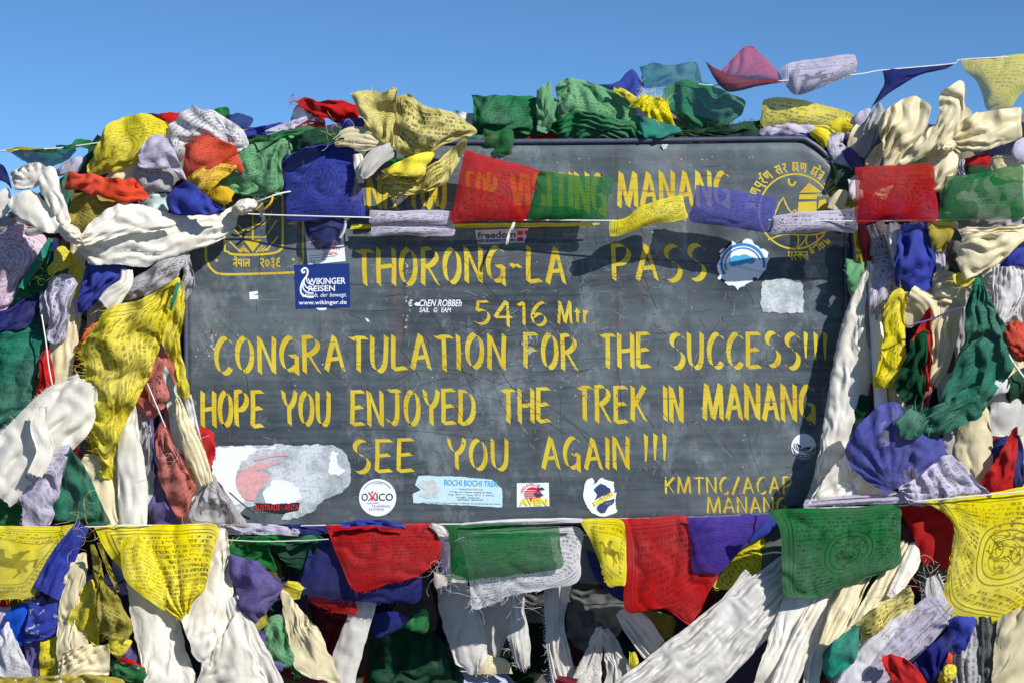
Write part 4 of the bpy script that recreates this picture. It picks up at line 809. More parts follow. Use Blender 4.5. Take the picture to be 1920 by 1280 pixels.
F('maroon', 'dark red scrap hidden between the cream and yellow cloths at left', '140,660 156,650 170,655|160,672|150,690|138,700', .06, b=.015, c=.012)
S('silk', 'white crumpled scarf end beside the grey printed flag', '238,506,22 236,530,26 216,552,38 196,572,34', .105, b=.018, n=4, amp=.007, c=.007)
F('grey', 'grey printed flag stretched up to the sign edge below the white scarf', '244,528 272,508 302,492 346,476|342,500 334,518|300,540 240,564|236,548', .095, b=.03, p=3, pin=(345, 478, 10, .008), c=.006, pr=1, ink=.95, rows=11)
F('grey', 'pale grey strip folded over the left corner of the sign', '340,478 348,474 356,476|360,510 366,538|350,560 336,578|328,570 334,540 342,520', .085, b=.015, f=(3, .006, 5), c=.005, pr=1, ink=.7, rows=8, rot=1)
F('yellow', 'broad yellow printed flag fanned out left of the sign', '202,580 240,566 275,556 336,522|326,565 306,628 282,700|248,770 225,812 208,870|190,862 172,760 160,680 152,650', .125, b=.03, p=3, pin=(338, 518, 15, .011), c=.005, cs=50, pr=1, ink=.7, rows=14, rot=1, fr='LB', fl=24)
F('yellow', 'narrow yellow printed flag curling along the sign edge', '333,524 345,532|346,580 341,655 357,742|348,742 334,738|324,680 305,640 316,590', .105, b=.02, p=3, f=(3, .009, 10), c=.006, pr=1, ink=.75, rows=10, rot=1)
S('teal', 'thin green ribbon beside the yellow flags at the sign edge', '336,528,6 326,560,7 320,580,5', .145, b=.004, n=1, amp=.001)
F('salmon', 'faded pink flag hanging between yellow and white cloths', '292,648 300,652 314,674|302,700 292,716|280,744 254,768|250,742 268,692', .10, b=.022, p=3, f=(3, .007, 20), c=.007, pr=1, ink=.35)
F('salmon', 'dusky pink scroll with dark stripes of script', '280,712 292,702 304,701 316,738|316,752 308,762|300,768 290,764|276,740 272,722', .125, b=.02, p=3, f=(2, .006, 10), c=.005, pr=1, ink=1., rows=7)
F('salmon', 'crumpled pink cloth below the striped scroll', '252,738 272,744 296,764|300,772|290,786 276,780|256,766', .105, b=.02, c=.014)
S('pteal', 'pale teal scarf strip at the left edge of the sign', '304,690,16 318,730,26 330,780,26 334,850,18', .085, b=.012, n=3, amp=.005)
GROUP[0] = KH
S('silk', 'wide white khata scarf swept diagonally across the left side', '164,716,52 130,764,112 84,812,118 34,862,116 -16,916,96', .125, b=.03, n=3, amp=.009, c=.004, cs=70, ex=(.08, .03), fr='R', fl=10)
S('silk', 'gathered strip of lacy white gauze on the diagonal scarf', '78,762,20 72,800,30 84,840,34 66,890,26', .163, b=.004, n=5, amp=.005, c=.004, cs=30, name='gauze_strip', fr='TB', fl=10)
S('silk', 'straight white khata scarf hanging left of the sign', '248,754,12 244,800,32 244,860,50 250,920,56 250,986,50', .11, b=.014, n=2, amp=.006, c=.004, cs=40)
S('cream', 'cream knotted khata beside the straight white scarf', '150,862,28 172,880,54 188,915,50 206,975,34 212,986,30', .095, b=.025, n=3, amp=.008, c=.005)
S('cream', 'long pale cream scarf strip slanting to the grey horse flag', '332,745,10 348,800,28 368,850,38 386,905,28', .105, b=.012, n=4, amp=.006, c=.005)
S('silk', 'thin white strip behind the salmon flag', '346,828,12 360,880,20 366,950,16', .075, b=.01, n=2, amp=.004)
GROUP[0] = LH
F('yellow', 'frayed yellow tail hanging below the broad yellow flag', '164,780 190,775 222,772|216,820 212,880 216,918|206,910 186,880|172,850 166,800', .098, b=.025, p=3, f=(5, .008, 0), c=.007, pr=1, ink=.6, fr='BL', fl=30)
F('red', 'small red torn edge below the diagonal white scarf', '78,842 100,830 128,812|130,828|104,848|84,856', .085, b=.012, fr='B', fl=14)
S('maroon', 'red and yellow twisted rag between scarf and cream knot', '148,790,14 142,830,16 146,862,12', .08, b=.012, n=3, twist=5, c=.01, name='prayer_flag', cat='prayer flag')
F('grey', 'grey printed rag crushed beside the straight white scarf', '252,760 266,762 278,776|286,820 284,860 278,900|270,880 264,840|256,800', .088, b=.02, p=3, f=(4, .008, 5), c=.012, pr=1, ink=.9)
F('salmon', 'salmon flag with deep folds pointing down left of the sign', '290,812 300,796 308,790|322,826 345,868 367,908|356,940 346,976|330,972 314,930 298,890', .105, b=.022, p=3, pin=(306, 786, 12, .010), c=.006, pr=1, ink=.35, fr='B', fl=8)
cord('dark red cord down the edge of the salmon flag', '306,788,.122 330,836,.128 366,906,.118', .0016, plain('cord_red', (96, 30, 28), .7), group='cords of the flag strings')
cord('thin pale cord running from the scroll to the salmon flag', '276,718,.14 296,766,.14 310,800,.135', .0012, plain('cord_white', (226, 226, 222), .6, .3, .2), group='cords of the flag strings')
F('purple', 'violet blue flag showing below the salmon flag', '290,898 298,880 308,908|326,950 344,984|310,986 284,984|284,940', .085, b=.015, p=3, f=(3, .006, 10), c=.006)
F('pteal', 'pale green rag behind the violet flag left of the sign', '272,876 284,880 292,900|290,940 286,975|276,950 270,920|', .07, b=.015, c=.012)
F('yellow', 'yellow slip behind the cream scarf strip at the sign edge', '344,832 352,840 362,872|362,900 366,930|356,930 350,900|', .07, b=.01, c=.01, pr=1, ink=.6)
F('red', 'small red flag overlapping the scraped sticker corner', '358,798 378,800 398,808|404,824 402,844 394,876|386,866 374,840|364,816', .05, b=.02, p=3, f=(2, .006, 30), c=.008)
F('grey', 'grey printed pennant with a running horse at lower left of the sign', '390,892 400,892|420,916 440,945 464,984|440,984 400,984 348,984|362,944 378,912', .085, b=.02, p=3, pin=(396, 888, 9, .006), c=.004, pr=3, ink=.9, rows=18)
F('dgrey', 'small dark green corner beside the word hope', '340,748 352,745 368,752|360,772|350,790|340,770', .04, b=.012)
cord('dark cord crossing the corner of the scraped sticker', '430,922,.03 450,940,.02 478,962,.012', .0014, plain('cord_dark', (52, 50, 52), .7), group='cords of the flag strings')
F('lav', 'lavender printed flag with frayed hem in the lower left', '82,852 104,842 132,830|122,880 110,930 96,978|76,988 50,996|42,955 38,920 58,880', .135, b=.015, p=3, f=(2, .006, 10), c=.005, pr=1, ink=.5, fr='BL', fl=8)
F('tgreen', 'green printed flag overlapping the lavender flag at lower left', '130,838 152,868 175,908|192,950 207,980|176,982 146,982|108,978 96,966 112,910', .128, b=.02, p=3, f=(2, .006, 10), c=.006, pr=1, ink=.45, see=.06)
F('green', 'bright green flag fold at the far left edge above the lower string', '-30,944 4,942 40,948|46,970 46,992|20,994 -30,994|', .08, b=.03, p=3, f=(2, .006, 80), c=.004)
F('dblue', 'blue slip between the green folds above the lower left string', '30,930 60,944 95,962|110,978 212,984|150,988 90,984|46,960', .075, b=.012, c=.006)

# the knotted white scarf at the upper left
GROUP[0] = KH
W_ = thing('khata_scarf', 'big white satin khata knotted in two places across the upper left corner', 'scarf', (290, 440, .12), KH)
F('silk', None, '147,452 166,421 200,394 228,380 264,384 320,401 360,405 400,399 436,388|452,388 447,405 440,426|420,446 396,460 360,470 330,480 300,492 265,501 222,496|168,497 152,478 146,464', .10, b=.085, p=2.6, f=(3, .008, 88), pin=(130, 450, 9, .007), c=.0015, cs=80, t=(.03, -.05, -.05, .03), ex=(.07, .03), parent=W_, name='fold')
F('silk', None, '150,440 190,418 225,400 262,392|300,402 330,420|290,436 240,440 196,452|160,462', .165, b=.02, p=2.4, f=(2, .008, 80), c=.001, t=(.0, -.03, -.03, .0), ex=(.07, .03), parent=W_, name='fold')
knot('silk', None, 132, 438, 26, 15, .16, .03, W_, 38, 7, .2)
knot('silk', None, 458, 388, 23, 14, .085, .02, W_, -20, 7, .2)
F('silk', None, '14,382 26,366 44,359 68,362|92,388 112,422|116,434 100,438 80,436 60,424|36,408 22,396', .15, b=.06, p=2.6, f=(2, .009, 40), c=.0015, t=(-.02, -.02, .02, .0), ex=(.07, .03), parent=W_, name='tail')
F('silk', None, '72,338 82,318 94,312 106,322|114,350 128,400 133,415|126,424 112,420|92,388 76,360', .155, b=.05, p=2.6, f=(2, .009, 5), c=.0015, ex=(.07, .03), parent=W_, name='tail')
F('silver', None, '20,322 44,312 66,304 84,312|88,326 76,344 64,352|44,356 28,354|22,340', .13, b=.03, p=2.4, pin=(70, 350, 10, .010), c=.012, cs=26, parent=W_, name='frayed_end')
F('silver', None, '-10,368 4,356 18,356|24,376 14,400|-4,410|-14,390', .12, b=.02, p=2.4, c=.012, parent=W_, name='frayed_end')

GROUP[0] = 'long strips of cloth deep in the left heap'
for col_, lab_, sp_, d_ in (
 ('cream', 'long cream strip hidden behind the lilac folded flag', '150,440,30 140,560,34 128,680,30 120,800,30', .045), ('grey', 'long grey strip behind the blue tongue at left', '190,430,34 182,560,34 170,700,30', .04),
 ('tgreen', 'dull green strip behind the red pennant at left', '60,600,30 70,720,30 60,860,34 70,980,30', .05), ('salmon', 'faded pink strip behind the pink scroll', '320,640,24 322,760,26 330,900,24', .06),
 ('silver', 'pale strip behind the straight white scarf', '232,740,30 226,860,30 222,985,30', .06), ('olive', 'olive strip behind the cream knotted khata', '186,760,26 180,880,30 190,985,26', .05),
 ('lav', 'lavender strip behind the white diagonal scarf', '40,700,40 20,820,44 30,960,40', .06), ('white', 'thin white strip next to the salmon flag', '352,740,14 372,840,16 388,930,14', .06), ('purple', 'dull purple strip between the white and salmon cloths', '280,760,20 276,880,22 284,985,20', .055)):
    S(col_, lab_, sp_, d_, b=.012, n=4, amp=.006, c=.004, name='khata_scarf')
# ------------------------------------------------------------------ along the top of the sign
DOFF[0] = -.10
GROUP[0] = TOP
F('mgreen', 'green printed flag with wavy border at the top centre', '886,179 908,180 930,178 975,182 1005,185|1004,212 1003,248|968,252 918,246 892,248|888,212', .05, b=.02, p=3, f=(4, .009, 5), c=.006, pr=1, ink=.8, rows=16)
F('green', 'green cloth flap hanging down over the rim of the sign', '908,242 936,246 962,246|960,270 957,294|930,288 906,285|906,262', .10, b=.012, f=(2, .005, 0), see=.14, c=.005, pr=1, ink=.3)
F('pgreen', 'upright pointed pale green flag on the skyline', '1006,168 1020,160 1032,152|1034,175 1022,207 1028,247|1008,247|1006,208', .065, b=.02, p=3, f=(2, .008, 15), c=.005, pr=1, ink=.8, rows=20)
F('pgreen', 'pale green folded piece between the pointed flag and the green dome', '1030,175 1042,190 1052,202|1052,214|1032,244 1020,246|1020,208', .058, b=.02, p=3, f=(3, .008, 20), c=.006, pr=1, ink=.5)
F('pgreen', 'large pale green printed dome of cloth on top of the sign', '1042,164 1055,150 1080,149 1112,157|1152,172 1190,198 1192,238|1130,228 1080,222 1046,224|1046,190', .06, b=.05, p=3, pin=(1080, 148, 7, .010), c=.010, cs=60, pr=1, ink=.6, rows=18)
F('mgreen', 'deep green flag in long folds along the top rim', '1035,232 1058,218 1080,208 1130,217 1190,232|1214,256|1130,259 1055,258|1033,246', .085, b=.04, p=3, f=(5, .013, 82), c=.007, pr=1, ink=.3)
F('blue', 'blue pointed corner against the sky above the green dome', '1120,160 1140,158 1158,152 1180,132|1196,146 1208,160|1196,180 1178,178|1150,172', .03, b=.012, f=(2, .004, 30), see=.08)
F('tgreen', 'square green flag fluttering above the top of the sign', '1200,125 1226,120 1260,122 1303,121|1308,140 1312,157|1260,165 1207,162|1204,142', .02, b=.012, f=(2, .005, 0), see=.32, fr='T', fl=4)
S('yellow', 'yellow twisted end of the tassel flag at top centre', '1152,168,10 1170,175,14 1190,190,18', .085, b=.012, n=3, twist=4, name='prayer_flag', cat='prayer flag')
F('dyellow', 'yellow printed flag with a bristling frayed edge among the greens', '1187,190 1215,180 1246,192|1256,214 1262,237|1225,226 1200,208|1190,200', .088, b=.022, p=3, pin=(1215, 175, 9, .007), c=.008, pr=1, ink=.8, rows=10, fr='TR', fl=26)
F('teal', 'plain turquoise flag lying along the top rim', '1190,214 1230,226 1276,242|1270,250|1255,258 1212,258|1196,236', .105, b=.012, f=(2, .005, 60), c=.004)
F('mgreen', 'translucent green flag billowing at the right of the sign top', '1243,168 1280,152 1312,155 1350,168 1396,190|1392,215|1370,232 1330,242|1285,230 1255,206', .06, b=.04, p=3, f=(2, .009, 60), c=.009, cs=60, pr=1, ink=.4, see=.06)
F('dgreen', 'dark frayed green flag at the right end of the sign top', '1258,236 1330,240 1380,232 1424,228|1428,244 1425,258|1340,259 1256,259|', .07, b=.03, p=3, f=(4, .009, 78), c=.010, fr='T', fl=14, pr=1, ink=.3)
F('red', 'red strip pinched along the rim left of the green folds', '960,262 1000,255 1040,252 1058,258|1056,266|1010,264 968,270|', .045, b=.012, c=.008)
S('red', 'red rolled hem above the red printed flag', '870,292,8 882,276,12 912,264,14 935,260,10', .075, b=.01, n=1, amp=.003, name='prayer_flag', cat='prayer flag')
S('tgreen', 'green rolled edge running from the yellow wings to the rim', '852,276,8 880,262,12 912,258,9', .07, b=.008, n=1, name='prayer_flag', cat='prayer flag')
F('dgreen', 'deep green cloth in shade right of the cream yellow folds', '848,304 866,280 892,262|900,276|872,312 850,334|840,330', .05, b=.015, c=.008)
F('dblue', 'navy rag between the greens on the skyline', '858,218 884,214 905,218|900,232|876,236 858,230|', .02, b=.015, c=.01)
F('white', 'whitish rag between yellow wings and green flags', '850,206 872,212 892,218|892,236|880,240 862,224|', .03, b=.015, c=.012)
F('green', 'green fold below the large faded green flag on the skyline', '452,250 476,240 520,244|516,256|490,262 460,262|', .045, b=.02, c=.01)
DOFF[0] = 0.
# flags on the string across the front of the sign
GROUP[0] = 'flags on the cord across the front of the sign'; FLAT[0] = 1
F('lav', 'upper white printed strip wrapped on the cord left of the red flag', '694,394 745,396 800,394 847,397|848,408 848,420|800,421 745,421 696,420|693,408', .050, b=.012, p=2, pr=1, ink=.9, rows=5, c=.002, see=.04)
F('lav', 'lower white printed strip under the cord left of the red flag', '697,419 745,420 800,420 848,420|849,431 849,442|800,443 745,441 698,442|696,430', .044, b=.008, p=2, pr=1, ink=.8, rows=4, c=.002, see=.05)
F('red', 'bright red translucent printed flag blown upward over the greeting', '872,281 900,290 935,299 1010,320|1004,345 996,378 989,414|930,416 880,418 845,415|850,385 862,330', .056, b=.016, f=(2, .005, 25), f2=(2, .003, 90), c=.003, cs=60, pr=2, ink=.55, see=.13, rows=16)
F('green', 'deep green translucent flag beside the red one', '1011,321 1050,325 1085,330 1149,334|1143,355 1138,385 1137,413|1090,413 1040,412 991,412|999,372', .06, b=.014, f=(2, .004, 30), f2=(1, .004, 90), c=.003, pr=1, ink=.4, see=.12, rows=16)
F('dyellow', 'yellow printed flag folded up over the cord below the word manang', '1143,416 1175,408 1190,396 1210,384 1276,367|1280,390 1290,408|1264,416 1225,420 1165,441|1144,443 1142,430', .078, b=.012, f=(2, .007, 35), c=.004, pr=1, ink=.85, rows=12, see=.08)
F('pblue', 'violet blue see-through flag between yellow and white flags', '1306,347 1345,352 1400,362 1453,372|1453,395 1447,434|1400,431 1350,423 1295,415|1300,382', .082, b=.012, f=(2, .004, 30), c=.003, pr=1, ink=.4, see=.12, rows=14)
F('lav', 'white strip printed with a dragon in front of the round emblem', '1450,405 1500,398 1555,395 1604,393|1606,414 1605,435|1555,434 1500,438 1449,440|1450,420', .092, b=.014, p=2, pr=1, ink=.95, rows=6, c=.002, see=.05)
F('red', 'red see-through printed flag at the right in front of cream silk', '1603,314 1650,311 1700,309 1748,308|1751,340 1757,412|1705,415 1660,414 1607,417|1604,360', .115, b=.012, f=(2, .004, 10), c=.003, pr=2, ink=.6, see=.22, rows=16)
F('green', 'green flag on the cord at the far right', '1772,331 1815,328 1860,320 1914,310|1917,350 1919,408|1870,410 1820,413 1764,413|1766,370', .115, b=.014, f=(2, .006, 40), c=.004, pr=1, ink=.4, see=.18, rows=16)
WC = plain('cord_white', (226, 226, 222), .6, .3, .2)
CG = 'cords of the flag strings'
cord('white cord stretched across the front of the sign carrying flags', '440,400,.05 500,403,.048 600,406,.062 685,408,.058 700,409,.046 780,411,.046 900,414,.050 1000,413,.054 1137,414,.066 1300,414,.074 1450,413,.086 1605,415,.108 1760,413,.109 1960,409,.110', .0014, WC, group=CG)
cord('white cord end knotted above the blue flag on the left', '480,380,.06 500,372,.07 530,362,.066 560,358,.03', .0015, WC, group=CG)
cord('yellow string end dangling beside the white knot', '512,366,.066 508,380,.072 495,394,.066 492,398,.06', .0022, plain('cord_yellow', (226, 178, 40), .7), group=CG)
cord('pale ribbon hanging over the corner of the red place sticker', '648,416,.05 645,432,.045 638,446,.04', .003, WC, group=CG)
F('yellow', 'thin yellow strip running behind the cord above thorong', '660,421 740,421 880,420 1110,418|1110,424|880,428 740,428 656,430|', .032, b=.004, c=.002)
S('silk', 'thin white plastic ribbon twisted before the slogan sticker', '965,414,3 960,428,5 955,436,3 951,456,5 952,462,2', .055, b=.003, n=1, amp=.001, name='ribbon', cat='ribbon')
# ------------------------------------------------------------------ flags high on the right, on their own cord
GROUP[0] = 'flags fluttering on the high cord at right'
F('pink', 'pinkish red flag flying against the sky, upper half', '1350,135 1372,112 1394,90 1410,88|1430,106 1450,123 1466,150|1430,150 1400,150|1365,144', .0, b=.012, f=(3, .006, 20), see=.22, pr=1, ink=.15, fr='T', fl=8)
F('maroon', 'dark maroon fold of the flag flying against the sky', '1322,114 1340,128 1370,141 1400,148 1466,151|1464,155|1420,162 1370,173|1346,158 1334,138', .012, b=.012, f=(3, .005, 20), see=.05)
F('lav', 'white printed flag fluttering against the sky at right', '1464,128 1486,117 1540,109 1600,102|1598,120 1603,136|1550,160 1495,179|1474,162 1466,142', .01, b=.02, f=(2, .007, 25), pr=3, ink=.75, rows=14, see=.08, fr='R', fl=5)
F('dblue', 'navy flag twisted into a triangle against the sky', '1655,130 1700,128 1783,120|1776,129 1712,146 1650,186|1640,195 1633,203|1648,176 1658,155', .0, b=.012, f=(2, .006, 30), see=.03)
F('yellow', 'yellow see-through flag at the upper right corner', '1803,111 1840,109 1875,106 1950,104|1948,160 1915,175 1894,203|1875,205 1851,206|1842,180 1830,152 1808,130', .0, b=.02, f=(3, .007, 20), pr=1, ink=.35, see=.2, rows=14)
F('yellow', 'yellow flag with crisp blue script on top of the sign at right', '1430,187 1460,183 1498,187 1592,211|1597,222 1580,238|1545,240 1508,240 1432,238|1428,212', -.03, b=.018, f=(2, .004, 20), pr=1, ink=.75, rows=7, see=.08, fr='TB', fl=6)
cord('thin high cord carrying flags across the upper right sky', '1310,158,.0 1345,160,.005 1466,152,.01 1605,140,.005 1655,132,.0 1785,120,.0 1805,112,.0 1960,104,.0', .0012, WC, group=CG)
cord('thin cord at upper left carrying the olive flag', '-40,286,.0 10,283,.005 60,280,.015 110,278,.015 185,268,.02', .0012, WC, group=CG)

FLAT[0] = 0
# ------------------------------------------------------------------ right of the sign
GROUP[0] = RH; DOFF[0] = -.06
S('lav', 'lavender twisted bundle at the top right shoulder of the sign', '1425,250,16 1470,243,22 1520,246,26 1550,260,22', .03, b=.02, n=4, twist=5, c=.01, amp=.006, name='prayer_flag', cat='prayer flag')
S('blue', 'violet blue twisted strip along the right end of the top rim', '1436,252,8 1480,252,12 1530,262,14 1560,280,10', .035, b=.012, n=3, twist=5, c=.006, name='prayer_flag', cat='prayer flag')
S('dyellow', 'yellow rag wound round the twisted bundle at the right shoulder', '1524,244,20 1548,256,36 1554,276,24', .05, b=.025, n=6, amp=.007, c=.008, name='prayer_flag', cat='prayer flag')
S('yellow', 'short yellow wrap on the cord right of the crisp script flag', '1560,240,22 1584,236,30 1604,240,16', .05, b=.02, n=5, amp=.006, c=.008, name='prayer_flag', cat='prayer flag')
S('lav', 'pale lilac cloth twisted down the right shoulder of the sign', '1572,250,24 1566,272,32 1580,294,34 1602,312,28', .06, b=.025, n=5, twist=5, amp=.006, c=.010, name='prayer_flag', cat='prayer flag')
S('purple', 'dull purple twisted cloth beside the lilac one at the shoulder', '1585,280,18 1600,300,24 1612,318,18', .07, b=.02, n=4, twist=5, c=.01, name='prayer_flag', cat='prayer flag')
F('lav', 'small lilac printed rag left of the grey printed flag at upper right', '1598,222 1612,210 1630,204|1632,222 1622,246|1606,250 1592,244|', .06, b=.02, c=.012, pr=1, ink=.5)
F('cream', 'cream cloth tucked left of the grey printed flag at upper right', '1588,262 1600,240 1622,226|1626,250 1616,290|1604,296 1588,290|', .065, b=.025, p=3, c=.01)
F('grey', 'grey printed flag rising beside the cream silk at upper right', '1617,243 1632,215 1648,194|1658,206 1656,236|1640,268 1620,294|1610,280 1611,262', .085, b=.03, p=3, f=(3, .007, 10), c=.010, pr=1, ink=.7)
F('cream', 'pointed cream wisp under the grey printed flag at upper right', '1622,302 1636,284 1652,268|1656,284 1650,300|1636,312 1624,312|', .12, b=.02, p=3, f=(3, .006, 20))
DOFF[0] = -.035
T_ = thing('khata_scarf', 'big knotted cream silk khata rising at the upper right', 'scarf', (1730, 280, .1), RH)
F('cream', None, '1645,230 1664,206 1707,180 1742,199|1742,240 1722,276 1694,312|1676,312 1658,312|1655,270', .115, b=.05, p=3, f=(4, .012, 12), c=.0015, cs=60, ex=(.09, .05), parent=T_, name='fold')
F('cream', None, '1764,172 1786,160 1801,152 1809,160|1808,206 1790,255 1745,290 1696,308|1686,300 1700,290|1722,262 1756,225', .135, b=.03, p=3, f=(4, .010, 100), c=.0015, cs=50, ex=(.09, .05), parent=T_, name='fold')
F('cream', None, '1782,252 1800,232 1826,214 1870,208 1910,203|1917,225 1912,258|1870,276 1830,284 1786,286|', .115, b=.04, p=3, pin=(1775, 268, 9, .014), c=.0015, ex=(.09, .05), parent=T_, name='tail')
F('cream', None, '1772,250 1785,220 1808,200|1822,210 1816,240|1790,262|', .105, b=.03, p=3, c=.008, ex=(.09, .05), parent=T_, name='fold')
F('cream', None, '1735,294 1756,282 1778,282 1796,295|1792,325 1772,356|1762,358 1752,356|1748,320', .12, b=.03, p=3, f=(4, .010, 10), c=.0015, ex=(.09, .05), parent=T_, name='tail')
knot('cream', None, 1772, 276, 20, 13, .14, .025, T_, -20, 7, .2)
F('red', 'shaded red flag piece between cream silk and green flag at right', '1806,296 1830,294 1854,291|1853,322|1826,324 1800,320|', .095, b=.012, c=.006)
F('dgreen', 'dark green rag above the green cord flag at far right', '1806,318 1830,308 1852,304|1856,330|1830,336 1806,336|', .10, b=.015, c=.01)
S('lav', 'thin lilac and yellow twisted cord end above the far right green flag', '1806,300,8 1802,318,10 1810,334,7', .115, b=.006, n=2, twist=6)
F('cream', 'pale frayed cloth at the right edge behind the green cord flag', '1850,296 1880,292 1950,290|1950,345|1890,340 1856,330|', .085, b=.03, p=3, c=.016, cs=20, fr='T', fl=14)
F('lav', 'lilac cloth at the right edge below the cream silk tail', '1893,292 1905,266 1950,256|1950,300|1910,304 1894,300|', .10, b=.02, c=.008)
F('dgreen', 'dark green knob of cloth at the upper right corner of the sign', '1560,306 1580,312 1602,324|1604,346 1588,364|1574,360 1562,344|', .05, b=.03, p=3, c=.008)
F('olive', 'dark olive rag in shade at the right edge of the sign', '1570,352 1590,356 1606,364|1608,420|1590,430 1574,428|1566,390', .04, b=.015, c=.014)
F('cream', 'scrap of cream cloth above the dragon printed strip', '1556,372 1574,358 1590,362|1584,390|1566,396 1552,390|', .055, b=.015, c=.012)
F('white', 'white rag behind the left edge of the red cord flag', '1590,338 1606,330 1618,335|1620,370|1602,380 1592,368|', .075, b=.02, c=.01)
F('cream', 'cream cloth behind the middle of the see-through red flag', '1620,320 1660,312 1700,320|1712,350 1690,380|1650,372 1620,360|', .07, b=.025, p=3, f=(3, .01, 30), c=.008)
F('dblue', 'dark blue rag behind the lower part of the see-through red flag', '1612,365 1660,372 1750,362|1762,430|1680,430 1610,430|', .06, b=.02, c=.012)
F('grey', 'grey cloth behind the far right green cord flag', '1760,330 1830,330 1950,326|1950,430|1850,430 1770,430|', .06, b=.03, c=.014)
DOFF[0] = 0.
S('grey', 'dark grey printed strip hanging below the red cord flag', '1640,420,36 1650,450,44 1656,490,44', .05, b=.016, n=5, amp=.005, c=.006, pr=1, ink=.9, rows=6, name='prayer_flag', cat='prayer flag')
S('maroon', 'dark red strip below the left edge of the red cord flag', '1612,418,16 1622,450,20 1628,490,14', .05, b=.01, n=2, name='prayer_flag', cat='prayer flag')
S('grey', 'narrow grey strip hanging along the right edge of the sign', '1608,430,20 1614,540,24 1630,680,22 1626,780,16', .03, b=.01, n=3, amp=.005)
S('olive', 'narrow olive strip by the sign edge below the dragon strip', '1604,425,12 1610,470,16 1616,510,10', .045, b=.008, n=2, name='prayer_flag', cat='prayer flag')
F('pgreen', 'pale green fluffy scrap behind the white scarf at the sign edge', '1586,486 1604,488 1618,494|1612,530 1600,556|1590,540|', .05, b=.015, c=.014, fr='L', fl=10)
S('silver', 'taupe scarf strip between grey print and blue flags at right', '1672,420,24 1682,460,34 1694,500,30', .08, b=.014, n=3, amp=.006)
F('lav', 'white flag with bold script hanging under the dark grey strip', '1641,484 1660,476 1677,482|1682,520 1680,550 1662,580 1654,606|1644,606 1632,606|1633,540', .06, b=.018, p=3, f=(1.5, .005, 5), c=.004, pr=1, ink=.95, rows=10)
F('blue', 'royal blue folded flag hanging in the middle of the right heap', '1690,424 1714,420 1740,424|1752,466 1756,522|1740,542 1728,549 1704,546 1680,538|1677,500 1682,462', .09, b=.03, p=3, f=(3, .011, 5), c=.006, cs=40)
F('olive', 'brown olive folded flag beside the royal blue one', '1740,418 1760,414 1790,420|1776,450 1768,474|1756,474 1748,470|', .095, b=.025, p=3, f=(3, .008, 30), c=.008)
F('dyellow', 'yellow printed flag with a rolled edge hanging right of the sign', '1656,574 1676,550 1694,544|1697,600 1697,712|1680,718 1660,722 1637,721|1648,680 1656,630', .095, b=.022, p=3, f=(2, .009, 5), c=.003, pr=1, ink=.7, rows=12, rot=1, fr='T', fl=16)
T2 = thing('khata_scarf', 'cream silk khata looped over at the far right', 'scarf', (1850, 480, .1), RH)
F('cream', None, '1806,444 1830,436 1870,436 1925,440|1900,470 1874,492|1840,512 1810,524|1794,490', .13, b=.05, p=3, f=(4, .013, 70), c=.0015, cs=60, ex=(.09, .05), parent=T2, name='fold')
F('cream', None, '1796,430 1830,426 1880,424 1960,420|1960,448|1880,446 1806,446|', .115, b=.03, p=3, f=(3, .008, 80), c=.006, ex=(.09, .05), parent=T2, name='fold')
F('cream', None, '1752,512 1775,510 1808,520|1812,548 1806,576|1776,572 1746,568|', .095, b=.03, p=3, f=(4, .01, 60), c=.008, ex=(.09, .05), parent=T2, name='tail')
F('blue', 'plain blue flag at the far right edge under the cream loop', '1878,492 1900,472 1950,456|1950,502|1910,500 1872,500|', .105, b=.015, c=.005)
S('white', 'bundle of white frayed tassels at the far right', '1890,500,60 1892,540,66 1882,580,44 1872,604,20', .10, b=.025, n=8, amp=.008, c=.008, cs=20, fr='LR', fl=18)
S('white', 'second white tassel bundle at the far right edge', '1920,500,40 1926,560,50 1930,620,40', .09, b=.025, n=6, amp=.008, c=.008, cs=20, fr='L', fl=16)
F('yellow', 'tiny yellow frayed tie above the long green flag at right', '1786,516 1806,512 1828,520|1830,532|1808,538 1790,530|', .13, b=.01, c=.01, fr='BLR', fl=22)
S('cream', 'long vertical cream scarf falling in the right heap', '1776,566,52 1770,620,56 1762,670,44 1744,720,30', .09, b=.022, n=4, amp=.010, c=.004)
F('cream', 'cream crumpled cloth left of the red pennant in the right heap', '1696,548 1718,552 1740,566|1736,590 1712,612|1700,614 1692,606|', .085, b=.03, p=3, c=.012)
S('cream', 'cream scarf band under the royal blue flag', '1708,548,26 1740,572,34 1752,600,20', .10, b=.015, n=3)
F('red', 'red folded pennant in the middle of the right heap', '1708,640 1726,608 1742,578|1748,640 1746,700|1738,740 1734,762|1726,700 1722,660', .105, b=.018, p=3, f=(3, .009, 10), c=.006)
F('salmon', 'faded pink strip behind the red pennant at right', '1740,700 1748,690 1754,700|1748,740 1738,776|1730,772|', .095, b=.01, c=.006, pr=1, ink=.4)
F('dgreen', 'dark green flag hanging in folds beside the red pennant', '1706,640 1724,624 1741,616|1738,680 1730,748 1722,772|1708,776 1692,752|1676,722 1690,690 1700,668', .112, b=.03, p=3, f=(3, .012, 12), c=.006)
cord('violet cord slung across the right heap', '1704,612,.15 1720,606,.15 1748,598,.14 1776,586,.15 1806,576,.155', .0014, plain('cord_violet', (96, 84, 150), .7), group='cords of the flag strings')
F('tgreen', 'long faded green printed flag slanting down the right heap', '1826,526 1832,520 1840,524|1862,570 1884,612 1902,680|1890,706 1862,742 1836,776|1800,798 1738,818|1742,800 1776,720 1806,640 1812,580', .135, b=.03, p=3, pin=(1834, 520, 13, .012), c=.007, pr=1, ink=.6, rows=30)
